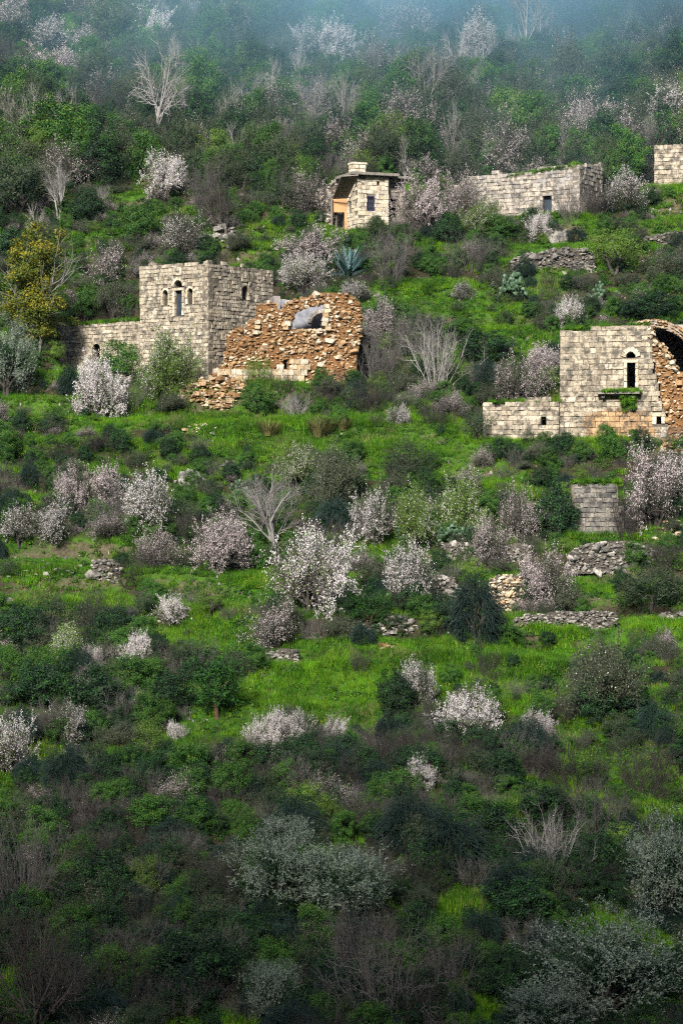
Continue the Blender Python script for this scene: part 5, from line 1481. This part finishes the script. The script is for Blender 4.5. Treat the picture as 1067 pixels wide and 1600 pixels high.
# ---- agave
def agave(label, px, py, w, h):
    p = place(px, py); s = p[1] / FPX; R = random.Random(3)
    t = thing('agave', label, 'agave', (p[0], p[1], p[2] - .05))
    def leaf(k):
        V, F = [], []; n = 7; curve = R.uniform(-.1, .25)
        for i in range(n + 1):
            q = i / n; wd = .085 * (1 - q) ** .6 * (.75 + .9 * q) + .003; x = q; z = -curve * q * q
            for yy, zz in ((-wd, .035 * (1 - q)), (0, -.02 * (1 - q)), (wd, .035 * (1 - q)), (0, -.055 * (1 - q) - .004)): V.append((x, yy, z + zz))
        for i in range(n):
            for j in range(4): a = i * 4; F.append((a + j, a + (j + 1) % 4, a + 4 + (j + 1) % 4, a + 4 + j))
        me = bpy.data.meshes.new('leaf'); me.from_pydata(V, [], F); me.materials.append(LEAF['agave']); me.update(); return me
    ms = [leaf(k) for k in range(5)]
    L0 = w * s * .56
    for k in range(34):
        o = add('leaf', ms[k % 5], t); e = math.radians(6 + 78 * (k / 34) ** .9 + R.uniform(-6, 6)); L = L0 * R.uniform(.8, 1.1)
        o.rotation_euler = (R.uniform(-.2, .2), -e, k * 2.4 + R.uniform(-.2, .2)); o.scale = (L, L * .95, L); o.location = (0, 0, .15)
agave('huge blue-green agave rosette below the flat-roofed house', 543, 432, 92, 60)

# ---- prickly pears: every pad an object
def prickly_pear(label, px, py, w, h, n, seed):
    p = place(px, py); s = p[1] / FPX; R = random.Random(seed)
    t = thing('prickly_pear', label, 'cactus', (p[0], p[1], p[2] - .05), 'prickly pear cacti')
    if 'pad' not in _meshes:
        bm = bmesh.new(); bmesh.ops.create_uvsphere(bm, u_segments=8, v_segments=5, radius=.5)
        for v in bm.verts:
            z = v.co.z + .5; v.co.x *= .55 + .4 * min(z * 1.6, 1); v.co.y *= .2; v.co.z = z
        me = bpy.data.meshes.new('pad'); bm.to_mesh(me); bm.free(); me.materials.append(LEAF['cactus'])
        for q in me.polygons: q.use_smooth = True
        _meshes['pad'] = me
    W, Hh = w * s, h * s; pads = []
    size = max(.34, Hh * .14)
    for k in range(int(n * 1.7)):
        if k < max(5, n // 4) or not pads:
            o = Vector((R.uniform(-.42, .42) * W, R.uniform(-.3, .3) * W, 0)); d = Vector((R.uniform(-.4, .4), R.uniform(-.4, .4), 1)).normalized()
        else:
            for _ in range(20):
                q = R.choice(pads); a = R.uniform(-.9, .9)
                side = Vector((-q[1].z, R.uniform(-.4, .4), q[1].x))
                d = (q[1] + side * a + Vector((0, R.uniform(-.4, .4), .15))).normalized(); o = q[0] + q[1] * q[2] * .93 + side * a * .25 * q[2]
                if o.z < Hh * .85 and abs(o.x) < W * .55: break
        sz = size * R.uniform(.75, 1.15); pads.append((o, d, sz))
        ob = add('pad', _meshes['pad'], t)
        yv = Vector((R.uniform(-.7, .7), -1, R.uniform(-.3, .3))); xv = yv.cross(d).normalized(); yv = d.cross(xv)
        m = Matrix((xv, yv, d)).transposed().to_4x4(); m.translation = o
        ob.matrix_local = m @ Matrix.Diagonal((sz, sz, sz, 1))
prickly_pear('large prickly pear clump on the terrace below the long house', 806, 462, 66, 62, 60, 1)
prickly_pear('smaller prickly pear left of the balcony house roof', 945, 474, 50, 46, 38, 2)
prickly_pear('prickly pear beside the rock outcrop at left of centre', 384, 776, 60, 42, 40, 3)
prickly_pear('prickly pear clump between the almonds right of centre', 706, 846, 84, 56, 60, 4)
prickly_pear('low prickly pear beside the grey shrub in the right-hand terraces', 640, 850, 36, 30, 20, 6)

# ---- tall grass tussocks
def tussock(label, px, py, w, h, seed, mat='straw'):
    p = place(px, py); s = p[1] / FPX; R = np.random.default_rng(seed); n = 320
    a = R.random(n) * 6.283; r0 = R.random(n) ** .5 * .25; lean = R.uniform(.1, .9, n)
    o = np.stack([np.cos(a) * r0, np.sin(a) * r0, np.zeros(n)], 1); d = np.stack([np.cos(a) * lean, np.sin(a) * lean, np.ones(n)], 1); d /= np.linalg.norm(d, axis=1, keepdims=True)
    L = R.uniform(.6, 1.1, n)[:, None]; side = np.stack([-np.sin(a), np.cos(a), np.zeros(n)], 1) * .012
    m_ = o + d * L * .6; tip = o + d * L + np.stack([np.cos(a) * .12, np.sin(a) * .12, -np.full(n, .1)], 1)
    V = np.stack([o - side, o + side, m_ + side, tip, m_ - side], 1).reshape(-1, 3); i = np.arange(n) * 5
    me = mk('grass_tussock', V, np.stack([i, i + 1, i + 2, i + 4], 1), np.stack([i + 4, i + 2, i + 3], 1), [LEAF[mat]])
    ob = add('grass_tussock', me, None, (p[0], p[1], p[2] - .05)); ob.scale = (w * s * .7, w * s * .7, h * s)
    tag(ob, label, 'grass', 'tall grass tussocks')
tussock('tall straw-green grass tussock below the ruined wall, larger one', 500, 684, 56, 44, 1)
tussock('straw-green grass tussock left of the larger tussock', 420, 680, 48, 30, 2)
tussock('small pale grass tussock right of the larger tussock', 536, 672, 30, 26, 3)

# ------------------------------------------------------------------ scattered ground cover (nobody could count it)
def source(name, meshes):
    c = bpy.data.collections.new(name)
    for i, me in enumerate(meshes):
        o = bpy.data.objects.new('%s_%02d' % (name, i), me); c.objects.link(o)
    return c

def scatter(name, label, P, scl, rot, idx, coll):
    me = bpy.data.meshes.new(name); n = len(P)
    me.vertices.add(n); me.vertices.foreach_set('co', P.astype(np.float32).ravel())
    for nm, ty, arr, f in (('scl', 'FLOAT_VECTOR', scl, 'vector'), ('rot', 'FLOAT_VECTOR', rot, 'vector'), ('pick', 'INT', idx, 'value')):
        a = me.attributes.new(nm, ty, 'POINT'); a.data.foreach_set(f, np.asarray(arr, dtype=np.int32 if ty == 'INT' else np.float32).ravel())
    o = add(name, me)
    ng = bpy.data.node_groups.new(name, 'GeometryNodeTree')
    ng.interface.new_socket('Geometry', in_out='INPUT', socket_type='NodeSocketGeometry'); ng.interface.new_socket('Geometry', in_out='OUTPUT', socket_type='NodeSocketGeometry')
    gi = ng.nodes.new('NodeGroupInput'); go = ng.nodes.new('NodeGroupOutput')
    ip = ng.nodes.new('GeometryNodeInstanceOnPoints'); ci = ng.nodes.new('GeometryNodeCollectionInfo')
    ci.inputs[0].default_value = coll; ci.inputs['Separate Children'].default_value = True; ci.inputs['Reset Children'].default_value = True
    ip.inputs['Pick Instance'].default_value = True
    def named(nm, ty):
        a = ng.nodes.new('GeometryNodeInputNamedAttribute'); a.data_type = ty; a.inputs[0].default_value = nm; return a.outputs[0]
    ng.links.new(gi.outputs[0], ip.inputs['Points']); ng.links.new(ci.outputs[0], ip.inputs['Instance'])
    ng.links.new(named('pick', 'INT'), ip.inputs['Instance Index']); ng.links.new(named('rot', 'FLOAT_VECTOR'), ip.inputs['Rotation']); ng.links.new(named('scl', 'FLOAT_VECTOR'), ip.inputs['Scale'])
    ng.links.new(ip.outputs[0], go.inputs[0])
    m = o.modifiers.new(name, 'NODES'); m.node_group = ng
    tag(o, label, kind='stuff')
    return o

def blades(seed, n, rad, hgt, wid, lean, mats, second=0.0):
    R = np.random.default_rng(seed)
    a = R.random(n) * 6.283; rr = R.random(n) ** .5 * rad; b = R.random(n) * 6.283
    o = np.stack([np.cos(a) * rr, np.sin(a) * rr, np.full(n, -.03)], 1)
    l = R.random(n) * lean; d = np.stack([np.cos(b) * l, np.sin(b) * l, np.ones(n)], 1); d /= np.linalg.norm(d, axis=1, keepdims=True)
    s = np.stack([-np.sin(b), np.cos(b), np.zeros(n)], 1) * wid; L = (hgt * R.uniform(.5, 1.2, n))[:, None]
    V = np.stack([o - s, o + s, o + d * L], 1).reshape(-1, 3)
    return mk('tuft', V, None, np.arange(n * 3).reshape(-1, 3), mats, (R.random(n) < second).astype(int))

def dome(seed, n, rad, hgt, size, mats, second=0.0, aspect=.6):
    R = np.random.default_rng(seed)
    d = unit(R.normal(size=(n, 3))); d[:, 2] = np.abs(d[:, 2]); k = R.random(n)[:, None] ** .4
    C = d * k * np.array([rad, rad, hgt]) * (1 + .35 * vnoise(d[:, 0] * 2 + seed, d[:, 1] * 2 + d[:, 2] * 2, seed))[:, None]
    V, Q = leaves(R, C, size, aspect, d, .6, .5)
    return mk('clump', V, Q, None, mats, (R.random(n) < second).astype(int))

def ground_pts(n, seed, margin=1.15, y0=96, y1=318):
    R = np.random.default_rng(seed)
    y = np.sqrt(R.random(n) * (y1**2 - y0**2) + y0**2)
    x = (R.random(n) * 2 - 1) * y * (533.5 / FPX) * margin
    z = H(x, y)
    P = np.stack([x, y, z], 1)
    keep = np.ones(n, bool)
    for (cx, cy, ux, uy, hu, hv, zz, m) in PADS:
        a = (x - cx) * ux + (y - cy) * uy; c = -(x - cx) * uy + (y - cy) * ux
        keep &= ~((np.abs(a) < hu - .2) & (c > -hv + (1.0 if hv > 1.2 else .6)) & (c < hv - .3))
    return P[keep], R

# grass
tufts = [blades(k, 50, .27, .38 + .08 * (k % 3), .014, .8, [LEAF['grass'], LEAF['grass2']], .12 + .1 * (k % 2)) for k in range(5)] + [blades(20 + k, 50, .27, .3, .014, .9, [LEAF['grass2'], LEAF['grass']], .4) for k in range(2)] + [blades(30 + k, 40, .27, .5, .011, 1.0, [LEAF['straw'], LEAF['grass']], .55) for k in range(2)]
P, R = ground_pts(230000, 1, y0=100, y1=305)
nz = vnoise(P[:, 0] / 3.1, P[:, 1] / 3.1, 31) + .5 * vnoise(P[:, 0] / 11., P[:, 1] / 11., 32)
keep = R.random(len(P)) < np.clip(.85 + .5 * nz, .3, 1) * np.clip(1.15 - scrub_density(P) * 1.3, .12, 1); P = P[keep]; nz = nz[keep]; n = len(P)
idx = np.where(R.random(n) < np.clip(.2 + .5 * vnoise(P[:, 0] / 6., P[:, 1] / 6., 33), .03, .8), R.integers(5, 7, n), R.integers(0, 5, n))
idx = np.where((vnoise(P[:, 0] / 2.3, P[:, 1] / 2.3, 35) + .4 * R.normal(size=n) > .62), R.integers(7, 9, n), idx)
k = R.uniform(.55, 1.25, n) * (1 + .4 * np.clip(nz, -1, 1))
scatter('grass', 'bright green spring grass covering the terraces', P, np.stack([k * 1.1, k * 1.1, k], 1), np.stack([R.normal(size=n) * .15, R.normal(size=n) * .15, R.random(n) * 6.28], 1), idx, source('grass_tuft', tufts))

# leafy weeds
weeds = [dome(40 + k, 70, .32, .26, .11, [LEAF['weed'], LEAF['grass']], .3) for k in range(4)] + [dome(50, 80, .35, .4, .1, [LEAF['green'], LEAF['fresh']], .35), dome(51, 80, .4, .4, .1, [LEAF['sage'], LEAF['weed']], .4)]
P, R = ground_pts(130000, 2)
nz = vnoise(P[:, 0] / 2.6, P[:, 1] / 2.6, 41) + .6 * vnoise(P[:, 0] / 8., P[:, 1] / 8., 42)
e = .6; slope = (H(P[:, 0], P[:, 1] + e) - H(P[:, 0], P[:, 1] - e)) / (2 * e)
keep = R.random(len(P)) < np.clip(.22 + .5 * nz + np.clip(slope - .7, 0, 1) * .6, .04, 1); P = P[keep]; n = len(P); k = R.uniform(.45, 1.5, n)
scatter('weeds', 'low leafy weeds growing through the grass', P, np.stack([k, k, k * R.uniform(.6, 1.2, n)], 1), np.stack([np.zeros(n), np.zeros(n), R.random(n) * 6.28], 1), R.integers(0, 6, n), source('weed_clump', weeds))

# yellow flowers
flow = [dome(60 + k, 60, .4, .45, .075, [LEAF['grass2'], LEAF['mustard']], .45, .9) for k in range(3)]
P, R = ground_pts(160000, 3)
m = region(P, [(845, 1056, 55, 16), (245, 945, 42, 18), (110, 1192, 120, 20), (400, 925, 60, 20), (700, 1090, 60, 20), (960, 1578, 20, 10), (470, 1580, 60, 22), (540, 1150, 80, 30)])
keep = R.random(len(P)) < m * np.where(np.abs(proj(P)[1] - 1056) < 20, .5, .16); P = P[keep]; n = len(P); k = R.uniform(.5, 1.1, n)
scatter('yellow_flowers', 'patches of yellow wild mustard in the grass', P, np.stack([k, k, k], 1), np.stack([np.zeros(n), np.zeros(n), R.random(n) * 6.28], 1), R.integers(0, 3, n), source('flower_clump', flow))

# small loose stones showing on the banks
P, R = ground_pts(60000, 4)
e = .6; slope = (H(P[:, 0], P[:, 1] + e) - H(P[:, 0], P[:, 1] - e)) / (2 * e)
keep = R.random(len(P)) < np.clip((slope - .65) * 1.1, .005, .75) * np.clip(.35 + 1.5 * vnoise(P[:, 0] / 6., P[:, 1] / 6., 51), 0, 1.0); P = P[keep]; n = len(P); k = R.uniform(.12, .2, n) + .3 * R.random(n) ** 3
scatter('loose_stones', 'small pale stones lying on the grass banks', P, np.stack([k * 1.3, k, k * .8], 1), R.random((n, 3)) * 6.28, R.integers(0, 10, n), source('loose_stone', [stone_mesh('rubble', q, 'field') for q in range(10)]))

# undergrowth: waist-high leafy and twiggy shrubs in the rough ground
def wood(kind, var, both=True):
    tm, cm, w = proto(kind, var); V, Q, MI, mats, b = [], [], [], [], 0
    for me in ((tm, cm) if both else (cm,)):
        n = len(me.vertices); v = np.zeros(n * 3, np.float32); me.vertices.foreach_get('co', v)
        q = np.zeros(len(me.polygons) * 4, np.int32); me.loops.foreach_get('vertex_index', q)
        mi = np.zeros(len(me.polygons), np.int32); me.polygons.foreach_get('material_index', mi)
        V.append(v.reshape(-1, 3)); Q.append(q.reshape(-1, 4) + b); MI.append(mi + len(mats)); mats += list(me.materials); b += n
    return mk(kind, np.concatenate(V), np.concatenate(Q), None, mats, np.concatenate(MI))
und = [wood('evergreen', 0, False), wood('evergreen', 1, False), wood('bush_green', 0, False), wood('bush_green', 1, False), wood('bush_sage', 0, False), wood('weeping', 0, False), wood('brush_brown', 0), wood('brush_brown', 1), wood('brush_grey', 0), wood('bush_fresh', 0, False), wood('almond_leafy', 0), wood('almond_sparse', 0), wood('olive_dark', 0), wood('bare_pale', 0), wood('bare_tall', 0)]; und.append(und[13])
P, R = ground_pts(27000, 5, 1.2, 98, 326)
px, py = proj(P)
dens = scrub_density(P)
keep = R.random(len(P)) < dens; P = P[keep]; px, py = px[keep], py[keep]; n = len(P)
low = py > 1130
wlow = np.array([.24, .22, .06, .04, .08, .12, .08, .07, .12, .01, .03, .0, .08, 0, 0, 0]); wmid = np.array([.1, .1, .13, .12, .12, .03, .07, .07, .12, .04, .11, .06, 0, 0, 0, 0]); wup = np.array([.13, .13, .11, .11, .07, .01, .01, .01, .04, .05, .12, .13, .22, .02, .04, .01])
wband = np.array([.17, .15, .07, .05, .08, .08, .1, .09, .18, .01, .03, .02, .03, 0, 0, 0])
idx = np.where(low, np.where((py < 1320) | (px < 200), R.choice(16, n, p=wband / wband.sum()), R.choice(16, n, p=wlow / wlow.sum())), np.where(py < 300, R.choice(16, n, p=wup / wup.sum()), R.choice(16, n, p=wmid / wmid.sum())))
k = R.uniform(.16, .42, n) * np.where(py < 300, R.uniform(1.1, 2.7, n), 1.0) * np.where(py > 1130, R.uniform(.75, 1.35, n), 1.0) * np.where((py > 500) & (py < 1120), R.uniform(.7, 1.25, n), 1)
scatter('undergrowth', 'waist-high scrub of twigs and dark leaves filling the rough ground', P, np.stack([k * 1.1, k * 1.1, k * R.uniform(.9, 1.35, n) * np.where(py < 300, 1.3, 1) * np.where((py < 300) & (idx >= 13), 1.3, 1)], 1), np.stack([np.zeros(n), np.zeros(n), R.random(n) * 6.28], 1), idx, source('scrub', und))

# grass and cushions on wall tops
def wall_top(name, label, f, u0, u1, v, d0, d1, n, seed, hang=0.0):
    R = np.random.default_rng(seed); u = R.uniform(u0, u1, n); d = R.uniform(min(d0, d1), max(d0, d1), n)
    vv = v(u) if callable(v) else np.full(n, v)
    P = f.O + f.u * u[:, None] + f.n * d[:, None] + np.array([0, 0, 1.]) * (vv - hang * R.random(n) ** 2)[:, None]
    k = R.uniform(.5, 1.1, n); c = source(name + '_tuft', tufts[:4] + weeds[:3])
    scatter(name, label, P, np.stack([k, k, k], 1), np.stack([R.normal(size=n) * .3, R.normal(size=n) * .3, R.random(n) * 6.28], 1), R.integers(0, 7, n), c)
wall_top('wall_grass', 'strip of grass on top of the low wall beside the tower', f_annex, 1.2, AW, lambda u: np.interp(u, [0, AW], [f_annex.uv(98, 509)[1], f_annex.uv(209, 499)[1]]) - .05, -.05, -.7, 260, 1)
wall_top('balcony_grass', 'grass growing on the balcony slab', f_right, f_right.uv(942, 610)[0], f_right.uv(1000, 610)[0], f_right.uv(960, 613)[1], .02, .7, 130, 2)
wall_top('balcony_creeper', 'dark creeper hanging under the balcony slab', f_right, f_right.uv(970, 610)[0], f_right.uv(994, 610)[0], f_right.uv(960, 618)[1], .1, .5, 70, 3, 1.3)
wall_top('house_top_grass', 'green cushions along the top of the long house', f_long, 6.0, LW - .2, lambda u: np.interp(u, [0, LW], [f_long.uv(712, 289)[1], f_long.uv(905, 256)[1]]), -.0, -1.0, 420, 4, .2)
wall_top('low_wall_grass', 'grass on top of the low wall beside the balcony house', f_rannex, .5, RAW, f_rannex.uv(800, 629)[1], -.2, -.75, 150, 5)
wall_top('roof_edge_grass', 'thin grass along the top of the balcony house', f_right, .2, RW - 1.6, lambda u: np.interp(u, [0, RW - 1.4], [f_right.uv(880, 514)[1], f_right.uv(1015, 507)[1]]), -.15, -.7, 90, 6)
wall_top('retaining_wall_growth', 'weeds hanging over the top of the block retaining wall', f_block, .2, 3.9, f_block.uv(930, 752)[1], .05, -1.2, 170, 7, .35)

# ------------------------------------------------------------------ air
def volume_mat(name, color, density, aniso=0.0):
    m, nt, out = nodes_of(name)
    v = N(nt, 'ShaderNodeVolumePrincipled'); v.inputs['Color'].default_value = (*color, 1); v.inputs['Density'].default_value = density; v.inputs['Anisotropy'].default_value = aniso
    nt.links.new(v.outputs[0], out.inputs['Volume'])
    return m, nt, v
def cube_mesh(name, mat):
    me = bpy.data.meshes.new(name)
    bm = bmesh.new(); bmesh.ops.create_cube(bm, size=1.0); bm.to_mesh(me); bm.free(); me.materials.append(mat)
    return me
hm, hnt, hv = volume_mat('haze_air', (0.5, 0.7, 1.0), 0.00004)
hz = add('haze', cube_mesh('haze', hm)); hz.location = (0, 200, 82); hz.scale = (1420, 1820, 226)
tag(hz, 'thin blue haze in the valley air', kind='stuff')
# bank of mist drifting over the top of the slope, thickest right of the middle
mm, mnt, mv = volume_mat('mist_air', (0.42, 0.76, 1.0), 0.0)
g_ = N(mnt, 'ShaderNodeTexCoord')
ln = N(mnt, 'ShaderNodeVectorMath', operation='LENGTH'); mnt.links.new(g_.outputs['Object'], ln.inputs[0])
mp_ = N(mnt, 'ShaderNodeMapping'); mp_.inputs['Scale'].default_value = (5.0, 3.2, 3.2); mnt.links.new(g_.outputs['Object'], mp_.inputs[0])
nz_ = N(mnt, 'ShaderNodeTexNoise'); nz_.inputs['Scale'].default_value = 1.0; nz_.inputs['Detail'].default_value = 2; mnt.links.new(mp_.outputs[0], nz_.inputs['Vector'])
fall = ramp(mnt, ln.outputs['Value'], [(0.0, g3(1)), (0.2, g3(.5)), (0.5, g3(0))])
wisp = ramp(mnt, nz_.outputs[0], [(0.36, g3(0.12)), (0.64, g3(1))])
dn = math_n(mnt, 'MULTIPLY', math_n(mnt, 'MULTIPLY', fall, wisp), 0.052)
mnt.links.new(dn, mv.inputs['Density'])
ms = add('mist', cube_mesh('mist', mm)); ms.location = (20, 298, 64); ms.scale = (180, 160, 150)
tag(ms, 'bank of pale blue mist drifting over the top of the slope', kind='stuff')
